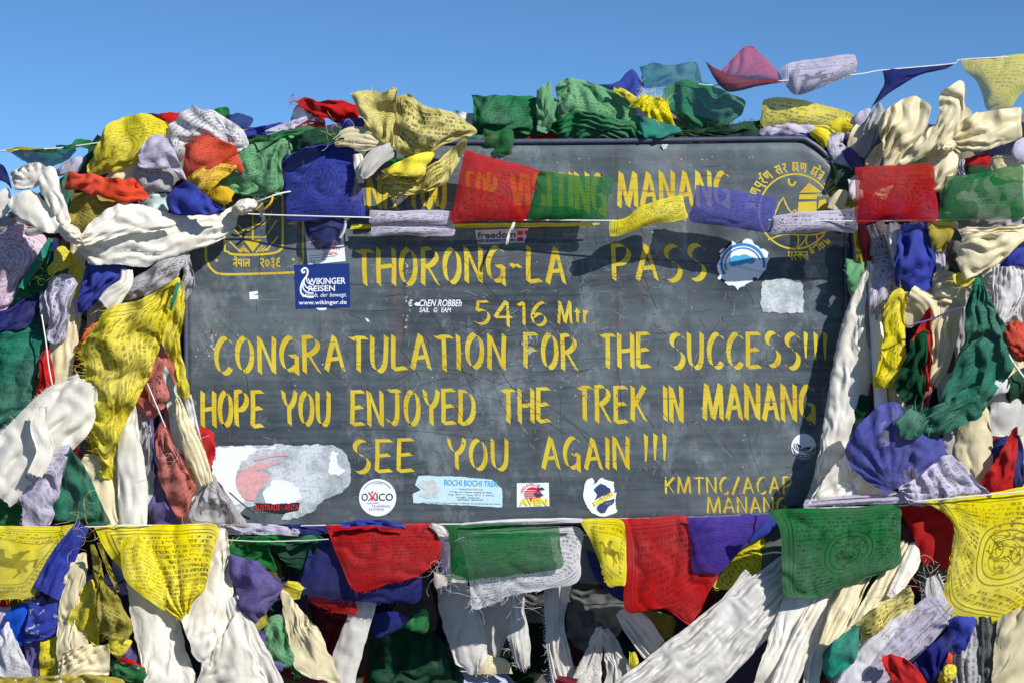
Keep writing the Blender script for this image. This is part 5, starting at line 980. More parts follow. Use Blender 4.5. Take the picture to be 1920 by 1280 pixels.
F('tgreen', 'lower end of faded green cloth with a frayed edge near the blue knot', '1736,768 1790,742 1836,716|1838,760 1838,780|1800,800 1738,820|1734,800', .15, b=.015, p=3, f=(4, .006, 80), c=.004, pr=1, ink=.7, rows=10, fr='L', fl=10)
F('tgreen', 'knotted green flag end lying on the big blue cloth', '1681,790 1700,770 1712,768 1736,784|1736,812 1722,820|1704,824 1690,818|1682,808', .17, b=.03, p=3, c=.012, fr='T', fl=14)
cord('white cord at the far right edge below the long green flag', '1884,650,.14 1900,680,.14 1930,720,.13', .002, plain('cord_white', (226, 226, 222), .6, .3, .2), group='cords of the flag strings')
V_, F_ = tube_geo(px(np.array([1636, 1645, 1652, 1660.]), np.array([470, 640, 760, 960.]), np.array([.03, .05, .06, .06])), .0125, 14)
tag(link('pole', V_, F_, plain('pole_white', (238, 236, 228), .5, .4, .15)), 'white round pole standing under the yellow printed flag at right', 'pole')
GROUP[0] = KH
F('silk', 'long white khata scarf draped along the right edge of the sign', '1619,506 1625,498 1631,494|1624,560 1622,620 1636,690 1612,790 1584,860 1522,952|1516,952 1508,948|1526,890 1545,790 1560,690 1584,590', .045, b=.022, p=3, pin=(1620, 450, 16, .006), c=.003, cs=45, ex=(.10, .03))
F('silk', 'white scarf end spreading over the lower string at right', '1572,862 1586,846 1600,836|1602,872 1580,912|1560,940 1514,952|1530,920', .11, b=.015, p=3, f=(3, .006, 60), c=.006)
S('silk', 'pale scarf corner below the big blue cloth at right', '1612,890,28 1588,920,38 1560,944,26', .10, b=.012, n=3, amp=.006)
GROUP[0] = RH
F('cream', 'cream folds between the blue cloth and the lower string at right', '1612,892 1640,908 1690,926|1690,944|1640,944 1576,946|1592,916', .09, b=.02, p=3, f=(3, .008, 40), c=.006)
F('pblue', 'large thin blue cloth stretched in a rounded fan at right', '1600,806 1642,764 1676,754 1694,768|1716,800 1760,816 1772,836|1770,858 1732,888 1690,910|1662,926 1618,896 1594,872 1585,846', .135, b=.035, p=2.5, pin=(1676, 915, 11, .006), f=(1.5, .006, 20), c=.004, cs=60, see=.12, ex=(.06, .05))
F('pgreen', 'pale green printed flag end peeking under the white scarf at right', '1538,914 1566,898 1598,874|1606,896 1574,934|1556,938 1540,936|', .085, b=.01, p=3, c=.006, pr=1, ink=.7, rows=8, fr='L', fl=10)
F('lav', 'lavender printed flag spread above the lower string at right', '1684,914 1730,888 1776,852|1808,872 1832,900 1858,932|1800,944 1716,948|1696,930', .148, b=.016, p=3, f=(4, .006, 70), c=.004, pr=1, ink=.75, rows=14, rot=1)
F('cream', 'cream padded cloth hanging right of the lavender printed flag', '1800,800 1822,770 1846,750|1856,800 1864,850|1856,890 1842,920|1810,880 1790,850', .105, b=.035, p=3, f=(2, .009, 15), c=.007)
F('grey', 'grey printed rag between the green end and the cream padded cloth', '1762,824 1784,808 1804,802|1818,830 1826,870|1800,870 1776,852|', .095, b=.02, p=3, c=.010, pr=1, ink=.6)
F('silver', 'shiny grey white cloth square at the far right', '1858,734 1880,730 1922,716|1925,770 1922,812|1890,818 1856,812|1856,770', .10, b=.03, p=4, c=.012, cs=30)
F('white', 'crumpled white rag above the shiny square at far right', '1848,730 1866,700 1890,690|1900,710 1896,730|1870,738 1852,744|', .115, b=.02, c=.014)
F('dgreen', 'dark green rag at the far right edge near the orange rosette', '1886,742 1900,700 1950,690|1950,760|1910,756 1890,752|', .11, b=.02, c=.012)
knot('orange', 'orange red rosette of tied cloth at the far right edge', 1910, 640, 34, 32, .12, .03, None, 80, 9, .25, 'prayer_flag', 'prayer flag')
F('red', 'bright red pennant with a pointed top at the lower far right', '1902,802 1905,798 1909,803|1906,850 1896,922|1876,924 1856,928|1838,906 1868,860', .14, b=.012, f=(2, .005, 10), c=.003, pr=1, ink=.3)
F('dblue', 'dark blue strip behind the bright red pennant', '1906,812 1912,822 1918,842|1922,900 1914,926|1906,926 1896,924|', .125, b=.01, c=.005)
F('dblue', 'navy cloth in shade left of the bright red pennant', '1862,826 1880,818 1900,812|1880,850 1862,880|1850,890 1844,880|', .10, b=.015, c=.008)
F('cream', 'pale cloth at the right edge behind the bright red pennant', '1908,815 1930,812 1960,810|1960,930|1930,930 1912,926|', .09, b=.02, c=.01)

GROUP[0] = 'long strips of cloth deep in the right heap'
for col_, lab_, sp_, d_ in (
 ('cream', 'long cream strip beside the white pole', '1672,560,30 1676,680,34 1690,800,34 1700,920,30', .055), ('silk', 'pale strip behind the dark green folded flag', '1712,700,40 1716,800,40 1720,900,36', .05),
 ('grey', 'grey strip behind the long green flag at right', '1800,520,40 1812,660,44 1806,800,40', .06), ('silver', 'silvery strip at the far right behind the tassels', '1872,440,50 1860,600,54 1864,760,50', .06),
 ('cream', 'cream strip at the far right edge behind the pennant', '1912,560,50 1900,720,54 1906,920,54', .06), ('maroon', 'dark red strip behind the yellow rolled edge flag', '1640,720,18 1634,800,20 1626,880,18', .05),
 ('white', 'white strip between green knot and padded cream cloth', '1770,700,34 1786,800,38 1790,930,36', .06), ('olive', 'olive strip behind the royal blue folded flag', '1700,420,40 1710,500,44 1700,580,40', .045), ('lav', 'lavender strip behind the red pennant in the right heap', '1760,440,30 1752,560,34 1748,700,30', .05), ('dgreen', 'dark green strip behind the big blue cloth', '1620,740,26 1610,840,30 1600,920,28', .05)):
    S(col_, lab_, sp_, d_, b=.012, n=4, amp=.006, c=.004, name='khata_scarf')
# ------------------------------------------------------------------ lower string and everything under it
GROUP[0] = LOW; FLAT[0] = 1
F('yellow', 'yellow flag printed with a running horse at the lower left corner', '-40,986 40,985 100,986 150,984|126,1016 98,1054 66,1112|50,1122 20,1122 -40,1120|-40,1050', .165, b=.015, f=(3, .005, 10), c=.003, pr=3, ink=.8, rows=17, fr='BR', fl=12, rot=0)
F('dyellow', 'big bright yellow printed flag with its corner bunched at lower left', '175,986 240,982 320,983 406,984|398,1030 390,1072 384,1106 364,1122|354,1150 345,1162|328,1156 290,1120 245,1084 205,1040', .155, b=.025, p=3, f=(2, .007, 30), pin=(345, 1165, 9, .008), c=.004, pr=1, ink=.9, rows=17, fr='B', fl=12)
F('dyellow', 'folded flap of yellow printed cloth lying on the big yellow flag', '227,1012 245,1006 262,1002|286,1034 304,1080 312,1118|310,1136 306,1143|270,1118 235,1086|226,1040', .198, b=.018, p=3, t=(0, .01, .05, .045), f=(2, .006, 15), c=.005, pr=1, ink=.8, rows=14, fr='R', fl=12)
FLAT[0] = 0
S('blue', 'twisted blue flag hanging between the two yellow flags at lower left', '156,984,26 132,1020,38 108,1066,52 86,1112,54', .175, b=.02, n=3, amp=.009, c=.006, name='prayer_flag', cat='prayer flag')
F('blue', 'blue flag with a snowy hem at lower left', '56,1124 84,1128 112,1134|110,1164 107,1190|80,1194 47,1202|50,1160', .16, b=.015, f=(3, .006, 10), c=.005, wet=1, fr='B', fl=5)
S('purple', 'violet strip below the blue flag with snowy hem', '60,1195,36 66,1230,34 64,1280,30', .14, b=.015, n=3, name='prayer_flag', cat='prayer flag')
F('rblue', 'bright blue cloth low at the left edge', '12,1148 30,1138 56,1132|52,1160 46,1206|30,1214 8,1222|', .14, b=.015, c=.005)
F('rblue', 'bright blue fold at the extreme lower left edge', '-30,1180 -6,1176 14,1174|10,1220|-10,1226 -30,1226|', .13, b=.012, c=.005)
F('white', 'pointed translucent white flag at the bottom left corner', '8,1170 12,1166 18,1172|36,1208 60,1268|30,1268 -20,1268|-10,1210', .165, b=.012, f=(3, .005, 10), c=.004, pr=1, ink=.35, see=.08)
F('red', 'red flag edge under the horse printed yellow flag', '-30,1116 0,1118 20,1122|18,1136|0,1138 -30,1138|', .14, b=.01, c=.005)
F('lav', 'pale cloth behind the red edge at the lower left', '-30,1132 0,1134 20,1138|12,1176|0,1182 -30,1186|', .125, b=.012, c=.006)
GROUP[0] = 'silk khata scarves hanging under the sign'
F('cream', 'cream satin khata hanging in a bulge at lower left', '124,1060 140,1044 162,1040|158,1130 162,1186 176,1254|150,1262 112,1264|106,1200 110,1140', .17, b=.035, p=3, f=(3, .008, 5), c=.006, cs=60)
F('cream', 'ruffled cream satin gathered at the bottom left', '118,1222 150,1212 180,1206 204,1214|206,1240 200,1268|160,1272 118,1270|108,1246', .19, b=.025, p=3, f=(6, .013, 25), c=.008)
F('silk', 'broad white khata scarf running down under the yellow flag', '236,1060 270,1050 300,1054 326,1100|345,1200 372,1300|330,1300 280,1300|262,1240 246,1160', .155, t=(-.05, -.05, 0, 0), b=.03, p=4, f=(4, .010, 8), c=.009, cs=60)
F('silk', 'bright white khata folded beside the yellow flag corner', '388,1010 402,992 424,998|434,1090 438,1122 430,1180|404,1212 372,1240|340,1165 376,1100', .165, t=(-.06, -.06, 0, 0), b=.035, p=3, f=(4, .010, 8), c=.010, cs=50)
F('silk', 'lower white khata spreading to the bottom at left', '400,1206 430,1172 446,1150|482,1222 505,1300|450,1300 372,1300|380,1240', .15, b=.035, p=4, f=(5, .010, 10), c=.010, cs=50)
S('silver', 'white satin tail falling past the green knotted flags', '434,1120,30 452,1170,44 480,1230,50 510,1290,50', .135, b=.02, n=4, amp=.007, c=.006)
GROUP[0] = LOW
F('yellow', 'small yellow flag behind the cream satin bulge', '158,1096 166,1090 176,1092|182,1150 186,1208|174,1208 160,1190|126,1166 140,1130', .18, b=.012, f=(2, .005, 20), c=.005, pr=1, ink=.4)
F('olive', 'dark yellow printed flag with drawn figure hanging at lower left', '172,1022 180,1026 186,1050|200,1096 222,1118 246,1172|240,1196 212,1194 186,1176|176,1100', .205, b=.02, p=3, f=(3, .010, 12), c=.007, pr=2, ink=.9, rows=12, fr='B', fl=16, wet=0)
S('olive', 'thin twisted yellow cord of cloth crossing the big yellow flag', '186,1016,8 204,1066,8 222,1108,6', .222, b=.006, n=2, twist=6, name='prayer_flag', cat='prayer flag')
F('yellow', 'yellow frayed corner below the dark yellow flag', '206,1196 226,1198 248,1200|236,1216 224,1234|210,1224 202,1214|', .19, b=.01, c=.005, pr=1, ink=.8, rows=6, fr='BL', fl=12)
F('yellow', 'yellow printed flag low between the violet and cream cloths', '76,1204 96,1198 110,1196|112,1240 116,1270|96,1272 74,1270|', .15, b=.02, c=.008, pr=2, ink=.7, rows=8)
F('purple', 'shaded violet rag behind the yellow corner at the bottom left', '226,1210 244,1206 256,1222|270,1250 276,1262|250,1256 228,1238|', .135, b=.012, c=.008)
F('green', 'green snow dusted flag at the bottom left', '204,1240 230,1236 264,1250|276,1262 268,1276|240,1276 210,1264|', .165, b=.02, c=.014, wet=1)
F('red', 'red hem above the green snow dusted flag', '224,1232 246,1236 270,1252|268,1258|246,1246 222,1240|', .175, b=.008, c=.004)
F('olive', 'snow rimmed beige cloth along the bottom left edge', '-30,1268 60,1268 130,1264 225,1272|232,1320|120,1320 -30,1320|', .215, b=.02, p=3, f=(3, .006, 80), c=.006, wet=1)
F('purple', 'faded purple flag with a pale fringe right of the white khata', '424,1040 450,1044 484,1054|510,1076 528,1100|512,1132 484,1160|468,1168 448,1140', .14, b=.022, p=3, f=(3, .008, 30), c=.005, pr=1, ink=.15, fr='R', fl=14)
DOFF[0] = -.085
F('green', 'green flag rolled along the string left of the red flag', '408,1006 470,1003 540,1003 606,1005|600,1016|540,1020 470,1022 410,1022|', .125, b=.018, f=(2, .005, 80), c=.005)
F('green', 'left lobe of green printed cloth sagging under the string', '410,1020 450,1018 496,1020|510,1040 517,1066|490,1062 450,1046 420,1040|408,1032', .12, b=.015, p=3, c=.005, pr=1, ink=.35)
F('dgreen', 'right lobe of dark green cloth sagging under the string', '500,1022 550,1022 592,1020|582,1044 567,1074|545,1062 522,1044|', .105, b=.015, p=3, c=.005, pr=1, ink=.35)
S('lav', 'lavender printed roll on the string under the scraped sticker', '402,992,20 450,991,20 510,992,20 560,998,12', .13, b=.012, n=2, twist=2, pr=1, ink=.6, name='prayer_flag', cat='prayer flag')
F('dblue', 'dark blue flag edge on the string left of the red flag', '514,984 570,982 640,982|640,1000|590,1004 545,1000|', .118, b=.012, c=.004)
FLAT[0] = 1
S('blue', 'blue twisted hem lying above the red flag on the string', '640,984,8 690,979,12 745,984,10 760,990,4', .16, b=.006, n=1, twist=3, name='prayer_flag', cat='prayer flag')
F('red', 'deep red flag with a fringed hem left of the middle on the lower string', '610,983 690,982 750,981 807,981|822,1004 828,1026 818,1054|784,1080 730,1094 674,1108|654,1094 640,1060 624,1020', .14, b=.018, p=2.5, f=(3, .006, 85), f2=(2, .004, 10), c=.004, pr=1, ink=.5, see=.06, fr='B', fl=14)
F('dblue', 'dark blue fringed flag hanging behind the deep red one', '584,1016 640,1006 720,1004 800,1010|792,1060 786,1126|740,1126 690,1128 570,1112|568,1075', .115, b=.015, f=(3, .006, 5), c=.004, fr='B', fl=16, see=.05)
F('red', 'red frayed remnant hanging below the dark blue flag', '574,1106 620,1112 662,1120|664,1140 668,1152|630,1148 584,1130|', .095, b=.01, c=.006, fr='B', fl=14)
F('white', 'white printed flag with long fringe hanging behind the green one', '858,1002 940,990 1040,986 1090,992|1088,1040 1083,1090|1020,1104 950,1118 890,1142|882,1100 870,1040', .115, b=.014, f=(2, .005, 5), c=.003, pr=1, ink=.7, rows=18, fr='B', fl=11)
F('green', 'green see-through flag in front of the white printed one', '836,983 900,982 980,983 1044,986|1046,1020 1054,1062|990,1074 920,1082 850,1084|846,1040', .138, b=.014, f=(2, .005, 80), c=.003, pr=1, ink=.45, see=.16, rows=16, fr='B', fl=14)
F('white', 'plain white hem folded over the string above the green flag', '868,980 930,974 1000,971 1088,971|1090,978|1000,982 930,982 866,984|', .15, b=.008, c=.003)
S('silk', 'white corner of cloth knotted on the string beside the red flag', '808,982,10 826,992,18 838,1002,12', .15, b=.006, n=2)
F('lav', 'lilac frayed edge hanging between red and green flags', '820,1000 832,1000 842,1004|846,1050 848,1086|836,1080 828,1070|824,1030', .11, b=.01, f=(2, .005, 0), fr='B', fl=20)
F('dyellow', 'yellow horse flag folded lengthwise on the lower string', '1086,973 1120,971 1164,974|1174,1000 1174,1090|1160,1096 1140,1098|1126,1060 1108,1014', .135, b=.02, p=3, f=(2, .010, 15), c=.004, pr=3, ink=.9, rows=12, fr='B', fl=9)
F('dblue', 'dark navy flag hanging behind the yellow horse flag', '1098,1030 1130,1040 1174,1060|1176,1100 1172,1126|1150,1118 1124,1092|1106,1060', .105, b=.015, c=.006)
F('dgrey', 'grey shaded cloth left of the yellow horse flag', '1090,994 1100,1000 1112,1012|1122,1050 1126,1092|1104,1094 1086,1092|', .095, b=.01, c=.005, see=.05)
F('red', 'bright red flag with a pointed torn tail on the lower string', '1148,972 1210,970 1290,969|1296,1030 1320,1056 1348,1072|1324,1120 1304,1170|1290,1170 1240,1140 1174,1144|1174,1060 1170,1000', .13, b=.02, p=2.5, f=(3, .008, 8), c=.004, pr=1, ink=.45, see=.05, rows=16)
F('violet', 'violet see-through flag overlapping the bright red one', '1287,968 1340,966 1400,964 1448,960|1424,990 1396,1022 1352,1072|1325,1074 1300,1070|1296,1020', .145, b=.015, f=(2, .006, 25), c=.004, pr=1, ink=.3, see=.14, fr='B', fl=10)
F('blue', 'deep blue flag end at the right of the violet one', '1388,964 1430,961 1456,960|1462,978 1440,1000|1420,1010 1396,1024|', .138, b=.01, c=.004)
F('dyellow', 'yellow printed flag hanging behind the violet one', '1395,1022 1415,1014 1434,1010|1436,1060 1430,1108|1400,1106 1338,1100|1360,1064', .115, b=.015, f=(2, .006, 10), c=.004, pr=1, ink=.8, rows=12, fr='B', fl=9)
F('dgrey', 'shaded grey green cloth left of the green medallion flag', '1426,1026 1446,1014 1470,1012|1482,1090 1480,1122|1456,1134 1434,1118|1426,1070', .12, b=.018, p=3, c=.007, fr='T', fl=12)
DOFF[0] = -.02
F('green', 'green flag printed with a round medallion on the lower string', '1440,961 1456,954 1520,952 1600,950 1684,948|1686,1000 1688,1054|1652,1074 1600,1092 1533,1118|1500,1120 1470,1112|1466,1050 1462,990', .165, b=.016, p=2.5, f=(2, .006, 85), f2=(1.5, .005, 10), c=.003, cs=70, pr=2, ink=.85, rows=20)
F('red', 'red flag folded in shade between green and yellow medallion flags', '1684,950 1710,946 1745,950 1788,980|1784,1020 1782,1066|1756,1062 1732,1056|1716,1010', .135, b=.02, p=3, f=(3, .010, 30), c=.006)
F('maroon', 'dark red shaded cloth behind the folded red flag', '1684,980 1710,990 1736,1010|1736,1060|1720,1056 1690,1040|', .12, b=.012, c=.008, see=.08)
F('dyellow', 'bright yellow flag printed with a round medallion at the lower right', '1722,938 1775,931 1840,926 1990,914|1990,1040 1990,1128|1920,1148 1860,1166 1774,1142|1786,1030 1788,985 1762,955', .175, b=.02, p=3, f=(2.5, .006, 5), c=.003, cs=70, pr=2, ink=.9, rows=20, fr='B', fl=13)
F('lav', 'lavender printed roll on the string above the green medallion flag', '1506,944 1560,938 1640,933 1722,930|1722,942|1640,944 1560,948 1508,951|', .16, b=.012, c=.003, pr=1, ink=.4)
F('lav', 'white printed flag lying flat above the string right of center', '1510,936 1580,928 1660,924 1710,922|1716,934|1640,936 1560,940 1506,946|', .13, b=.012, c=.005, pr=1, ink=.6)
F('dblue', 'tiny torn navy remnant at the lower right corner of the sign', '1476,950 1490,946 1502,952|1500,960|1486,962 1474,960|', .06, b=.006, c=.006, fr='T', fl=8)
DOFF[0] = 0.; FLAT[0] = 0
WC2 = plain('cord_white', (226, 226, 222), .6, .3, .2)
cord('white lower cord stretched below the board carrying the fringed flags', '-40,986,.158 150,987,.160 290,984,.148 410,987,.05 520,986,.03 610,984,.046 700,984,.046 810,982,.044 940,981,.046 1090,974,.044 1165,972,.038 1290,969,.040 1400,965,.048 1450,961,.10 1520,953,.14 1690,947,.14 1720,940,.160 1840,928,.168 1960,917,.168', .0013, WC2, group='cords of the flag strings')
cord('second white cord showing on the green rolled flag at lower left', '408,1010,.06 480,1014,.064 560,1013,.064 616,1010,.07', .0009, WC2, group='cords of the flag strings')
# --- scarves and rags deep under the sign
GROUP[0] = 'rags and scarves hanging deep under the sign'; DOFF[0] = -.05
S('silver', 'flat satin strip leaning in the shade under the blue fringed flag', '686,1120,44 668,1180,50 648,1240,52 634,1310,52', .04, b=.012, n=2, amp=.004, c=.004)
F('cream', 'cream satin khata tongue pointing down under the purple flag', '526,1104 540,1112 556,1132|580,1160 600,1186 638,1278|600,1272 556,1252|536,1180', .10, b=.025, p=3, f=(3, .009, 15), c=.010)
F('pgreen', 'green printed flag bunched at the bottom left of the dark hollow', '498,1162 514,1156 530,1158|540,1200 556,1246|530,1250 494,1236|492,1200', .11, b=.02, p=3, f=(3, .009, 20), c=.007, pr=1, ink=.8, rows=10)
S('yellow', 'yellow knotted rag under the purple flag', '534,1098,24 552,1106,36 566,1110,22', .085, b=.016, n=5, c=.008, name='prayer_flag', cat='prayer flag')
S('olive', 'yellow twisted knot beside the green bunched flag', '470,1176,20 484,1164,28 500,1160,18', .12, b=.016, n=5, c=.008, name='prayer_flag', cat='prayer flag')
S('teal', 'narrow teal strip hanging from the yellow twisted knot', '484,1178,8 476,1200,11 474,1222,8', .125, b=.006, n=1)
S('purple', 'narrow violet strip under the yellow twisted knot', '494,1182,9 492,1212,13 500,1238,12 530,1252,14', .122, b=.008, n=2)
F('green', 'green frayed end low beside the cream tongue', '540,1236 556,1244 574,1252|594,1266|570,1272 548,1262|', .10, b=.012, c=.01, fr='B', fl=14)
S('maroon', 'dark red strings and rag at the bottom beside the cream tongue', '512,1246,12 540,1262,18 580,1276,20 620,1290,16', .09, b=.012, n=5, twist=4, c=.01, name='prayer_flag', cat='prayer flag')
DOFF[0] = -.10
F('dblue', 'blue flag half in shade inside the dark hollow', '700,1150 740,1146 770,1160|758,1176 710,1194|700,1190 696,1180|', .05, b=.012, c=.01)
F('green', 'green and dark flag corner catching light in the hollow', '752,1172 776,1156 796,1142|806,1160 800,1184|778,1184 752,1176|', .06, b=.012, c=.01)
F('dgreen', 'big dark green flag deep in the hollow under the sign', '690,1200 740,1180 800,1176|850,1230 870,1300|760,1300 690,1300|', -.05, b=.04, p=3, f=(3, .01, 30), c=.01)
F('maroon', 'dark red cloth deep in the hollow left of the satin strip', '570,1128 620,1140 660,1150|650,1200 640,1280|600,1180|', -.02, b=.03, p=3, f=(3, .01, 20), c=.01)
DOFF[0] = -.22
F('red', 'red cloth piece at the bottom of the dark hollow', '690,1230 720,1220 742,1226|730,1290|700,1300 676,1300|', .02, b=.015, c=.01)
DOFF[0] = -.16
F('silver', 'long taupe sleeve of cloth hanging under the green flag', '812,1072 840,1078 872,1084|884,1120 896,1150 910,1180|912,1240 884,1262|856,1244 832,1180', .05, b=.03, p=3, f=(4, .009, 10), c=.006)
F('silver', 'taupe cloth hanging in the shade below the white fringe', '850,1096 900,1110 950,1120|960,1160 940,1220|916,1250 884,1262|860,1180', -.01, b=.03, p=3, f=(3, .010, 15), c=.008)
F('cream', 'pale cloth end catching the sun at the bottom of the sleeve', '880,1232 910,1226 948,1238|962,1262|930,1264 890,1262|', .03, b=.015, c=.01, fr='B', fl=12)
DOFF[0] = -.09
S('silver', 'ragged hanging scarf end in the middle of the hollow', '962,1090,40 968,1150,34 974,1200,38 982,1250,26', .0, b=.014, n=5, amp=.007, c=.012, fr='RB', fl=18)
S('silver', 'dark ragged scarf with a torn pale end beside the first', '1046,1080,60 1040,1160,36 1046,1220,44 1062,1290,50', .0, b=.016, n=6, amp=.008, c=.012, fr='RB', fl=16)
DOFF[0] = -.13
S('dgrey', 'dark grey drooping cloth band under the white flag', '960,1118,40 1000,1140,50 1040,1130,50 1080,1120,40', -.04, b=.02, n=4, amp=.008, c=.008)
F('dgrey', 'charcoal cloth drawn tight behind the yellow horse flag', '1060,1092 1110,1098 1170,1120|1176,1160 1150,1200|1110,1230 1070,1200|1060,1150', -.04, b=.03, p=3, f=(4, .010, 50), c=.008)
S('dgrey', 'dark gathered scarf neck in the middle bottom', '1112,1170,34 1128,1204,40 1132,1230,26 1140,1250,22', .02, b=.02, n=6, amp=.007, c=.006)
DOFF[0] = -.11
F('silver', 'left half of the gathered white printed scarf at the bottom', '1116,1176 1122,1174 1130,1178|1130,1220 1124,1310|1100,1312 1066,1310|1082,1250 1104,1210', .05, b=.02, p=3, pin=(1120, 1205, 9, .007), c=.006, pr=1, ink=.4)
F('silver', 'right half of the gathered white printed scarf at the bottom', '1128,1180 1134,1178 1142,1180|1166,1216 1208,1310|1170,1312 1136,1310|1136,1250', .05, b=.02, p=3, pin=(1150, 1215, 9, .007), c=.006, pr=1, ink=.3)
DOFF[0] = -.06
S('silver', 'white scarf end half in sunlight right of the gathered scarf', '1170,1140,40 1200,1180,52 1230,1220,50 1256,1240,40', .03, b=.014, n=5, amp=.007, c=.009)
DOFF[0] = -.15
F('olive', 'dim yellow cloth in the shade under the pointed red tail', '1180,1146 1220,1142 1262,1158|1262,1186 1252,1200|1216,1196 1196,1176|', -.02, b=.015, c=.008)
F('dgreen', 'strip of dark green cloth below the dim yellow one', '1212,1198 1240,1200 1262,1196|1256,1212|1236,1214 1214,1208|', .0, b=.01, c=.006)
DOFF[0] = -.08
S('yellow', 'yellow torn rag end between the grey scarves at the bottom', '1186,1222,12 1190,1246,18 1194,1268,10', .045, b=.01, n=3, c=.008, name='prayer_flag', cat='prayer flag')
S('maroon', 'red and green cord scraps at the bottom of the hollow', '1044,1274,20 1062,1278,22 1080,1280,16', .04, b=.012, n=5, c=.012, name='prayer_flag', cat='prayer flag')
# --- lower right
DOFF[0] = 0.
GROUP[0] = 'silk khata scarves hanging under the sign'
S('silver', 'broad silvery khata slanting down to the bottom right of the hollow', '1520,1040,60 1436,1122,100 1346,1206,122 1250,1284,128 1190,1330,128', .085, d1=.13, b=.03, n=9, amp=.009, c=.014, cs=24, ex=(.24, .05))
S('silver', 'upper edge of the silvery khata rising to the green medallion flag', '1296,1224,14 1340,1172,24 1372,1126,34 1410,1080,36', .12, d1=.09, b=.014, n=5, amp=.006, c=.006)
F('silk', 'smooth white khata strip right of the silvery one', '1490,1070 1530,1056 1572,1062|1536,1140 1490,1226 1468,1300|1440,1300 1408,1300|1436,1210', .14, t=(-.05, -.05, 0, 0), b=.025, p=3, f=(3, .008, 150), c=.006)
S('silk', 'white twisted scarf with a curled end at lower right', '1584,1060,30 1540,1130,40 1502,1206,46 1462,1300,46', .09, d1=.16, b=.02, n=4, amp=.009, c=.006)
S('cream', 'cream knotted scarf cluster under the green medallion flag', '1640,1040,26 1600,1106,40 1572,1166,48 1548,1210,26', .10, d1=.16, b=.024, n=6, amp=.009, c=.010)
S('silver', 'pale thin scarf beside the cream knotted cluster', '1610,1040,18 1566,1130,26 1536,1210,30 1516,1300,32', .09, d1=.145, b=.014, n=3, amp=.007, c=.006)
S('cream', 'beige scarf strip running up to the red folded flag', '1716,1000,28 1670,1080,42 1630,1150,46 1596,1196,34', .09, d1=.155, b=.016, n=3, amp=.007, c=.004)
S('silk', 'white frayed scarf end under the red folded flag', '1722,1010,22 1704,1060,32 1672,1120,22', .10, d1=.145, b=.014, n=3, c=.006)
F('pyellow', 'pale yellow printed strip slanting under the red folded flag', '1606,1168 1650,1134 1702,1100|1708,1116 1712,1132|1674,1160 1632,1198|1618,1186', .165, b=.014, f=(2, .005, 80), c=.004, pr=1, ink=.95, rows=6)
S('cream', 'cream band below the pale yellow printed strip', '1716,1136,24 1670,1170,34 1634,1206,38 1604,1232,30', .15, b=.014, n=2, amp=.005)
F('teal', 'bright teal flag folded at the lower right', '1540,1222 1572,1196 1606,1172|1613,1194 1608,1226 1592,1250|1570,1266 1556,1276|1546,1262 1544,1244', .175, b=.02, p=3, f=(2, .007, 40), c=.004, pr=1, ink=.2)
S('lav', 'long lavender printed khata running diagonally at lower right', '1778,1128,60 1718,1180,76 1650,1244,84 1590,1304,90', .15, b=.022, n=5, amp=.009, c=.005, pr=1, ink=.4, rows=8)
S('white', 'pale satin strip alongside the lavender khata', '1700,1144,20 1650,1196,30 1608,1250,36 1574,1304,36', .165, b=.012, n=2, amp=.005)
GROUP[0] = LOW
F('dblue', 'dark blue flag folded across the lavender khata', '1708,1246 1740,1216 1772,1186|1784,1178 1786,1196|1774,1240 1764,1262|1744,1284 1724,1264|', .185, b=.02, p=3, f=(3, .009, 30), c=.006)
F('red', 'red flag with rounded end at the bottom right', '1651,1238 1658,1228 1690,1230|1712,1246 1726,1264 1750,1300|1720,1300 1690,1300|1668,1268', .20, b=.022, p=3, f=(2, .007, 40), c=.006)
knot('yellow', 'small yellow tied tuft beside the red rounded flag', 1776, 1264, 20, 14, .18, .02, None, -50, 6, .25, 'prayer_flag', 'prayer flag')
S('grey', 'grey printed strips hanging behind the yellow medallion fringe', '1806,1160,60 1812,1200,70 1810,1250,74 1806,1310,74', .155, b=.02, n=7, amp=.010, c=.007, pr=1, ink=.6, rows=8, name='prayer_flag', cat='prayer flag')
F('blue', 'torn blue strands behind the grey printed strips', '1780,1160 1800,1156 1830,1160|1816,1196 1806,1226|1790,1220 1776,1200|', .17, b=.012, c=.008, fr='B', fl=28)
S('dgrey', 'dark printed strip at the right of the grey ones', '1846,1156,24 1850,1200,28 1848,1300,26', .16, b=.014, n=3, pr=1, ink=.6, rows=6, name='prayer_flag', cat='prayer flag')
S('silver', 'white frayed tassel under the left end of the yellow medallion flag', '1748,1080,26 1754,1110,40 1760,1140,34 1752,1164,20', .15, b=.018, n=6, amp=.007, c=.010, fr='LRB', fl=18)
F('orange', 'orange red scrap beside the yellow tuft', '1768,1226 1778,1220 1786,1230|1784,1250|1772,1252|1764,1240', .165, b=.01, c=.008)
GROUP[0] = 'silk khata scarves hanging under the sign'
F('cream', 'wide cream khata hanging at the bottom right corner', '1872,1158 1910,1140 1990,1124|1990,1310|1920,1310 1866,1310|1862,1230', .17, b=.03, p=4, f=(3, .009, 20), c=.005)
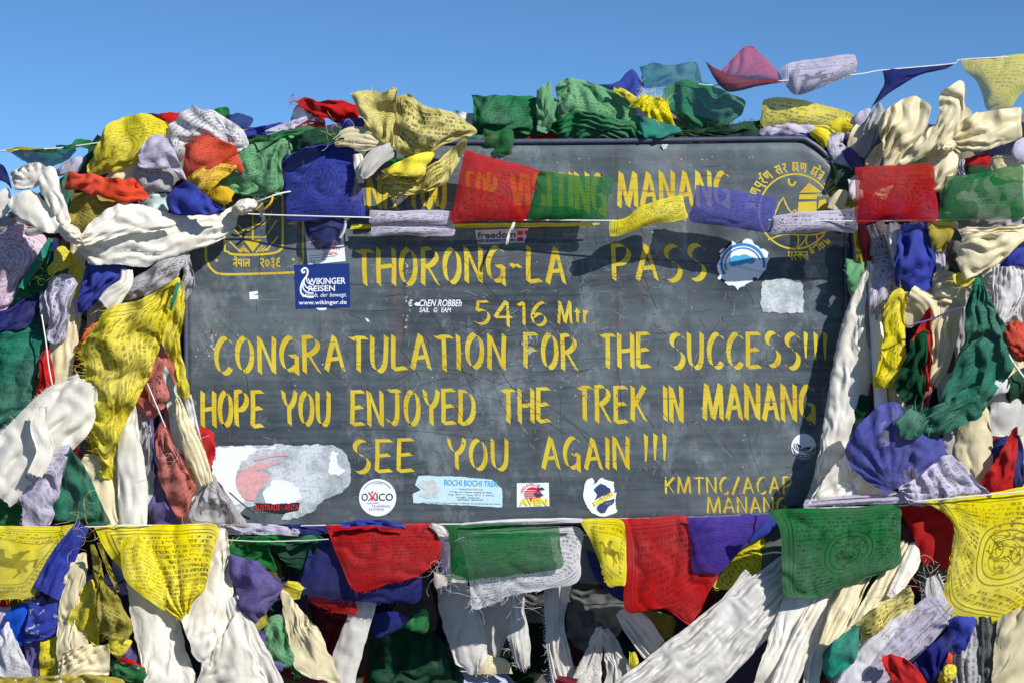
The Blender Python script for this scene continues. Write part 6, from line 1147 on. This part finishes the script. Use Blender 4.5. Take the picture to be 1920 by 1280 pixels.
# ------------------------------------------------------------------ loose threads and small leftovers
GROUP[0] = 'loose threads tangled in the flags'; DOFF[0] = 0.
def threads(label, cx, cy, rx, ry, d, n, ln, rgb, seed):
    r = np.random.RandomState(seed); V = []; Fc = []
    for q in range(max(4, n*2//3)):
        x, y = cx+r.normal(0, rx), cy+r.normal(0, ry); a = r.rand()*6.28; P = []
        k = 9; cv = r.normal(0, .25)
        for i in range(k):
            P.append((x, y, d+.012*math.sin(i*.8+q)+.006)); x += math.cos(a)*ln/k; y += math.sin(a)*ln/k; a += cv+r.normal(0, .22)
        P = np.array(P); v, f = tube_geo(px(P[:, 0], P[:, 1], P[:, 2]), .0003, 4); b0 = len(V); V += v.tolist(); Fc += [tuple(i+b0 for i in g) for g in f]
    o = link('thread_tangle', V, Fc, plain('thread_%d_%d_%d' % rgb, rgb, .8, .2, .1)); tag(o, label, 'threads', GROUP[0])
threads('pale loose threads by the knotted cream scarf at the top', 628, 252, 14, 12, .12, 16, 40, (206, 190, 140), 1)
threads('yellowish threads where the blue twisted flag meets the lower cord', 168, 990, 22, 16, .215, 22, 60, (190, 178, 90), 2)
threads('thin threads straying over the big yellow flag at lower left', 330, 1000, 60, 14, .20, 14, 70, (196, 190, 130), 3)
threads('frayed pale threads under the red and green cord at the middle', 826, 1070, 10, 22, .075, 24, 50, (188, 182, 190), 4)
threads('tangled white threads left of the yellow medallion flag', 1742, 1092, 18, 26, .20, 26, 52, (200, 194, 184), 5)
threads('green threads by the teal strip at the left', 88, 520, 12, 14, .12, 14, 36, (120, 140, 60), 6)
threads('red threads standing up from the cord left of the green flag', 806, 968, 5, 10, .07, 8, 26, (190, 40, 40), 7)
threads('stray threads on the skyline above the yellow wing flags', 735, 176, 26, 6, .07, 7, 26, (216, 204, 150), 8)
threads('stray threads sticking up from the red tufted flag', 556, 190, 8, 5, .05, 9, 30, (170, 40, 50), 9)
threads('threads hanging below the white and green flag in the middle', 935, 1120, 40, 10, .045, 18, 60, (206, 202, 206), 10)
threads('threads at the lower end of the green slanting flag at right', 1722, 780, 14, 10, .20, 14, 40, (130, 176, 150), 11)
threads('yellow threads on the tassel flag at the top centre', 1225, 178, 20, 10, .0, 16, 30, (214, 190, 40), 12)
threads('pale threads over the salmon and grey cloths left of the sign', 315, 830, 14, 40, .15, 10, 60, (206, 196, 180), 13)
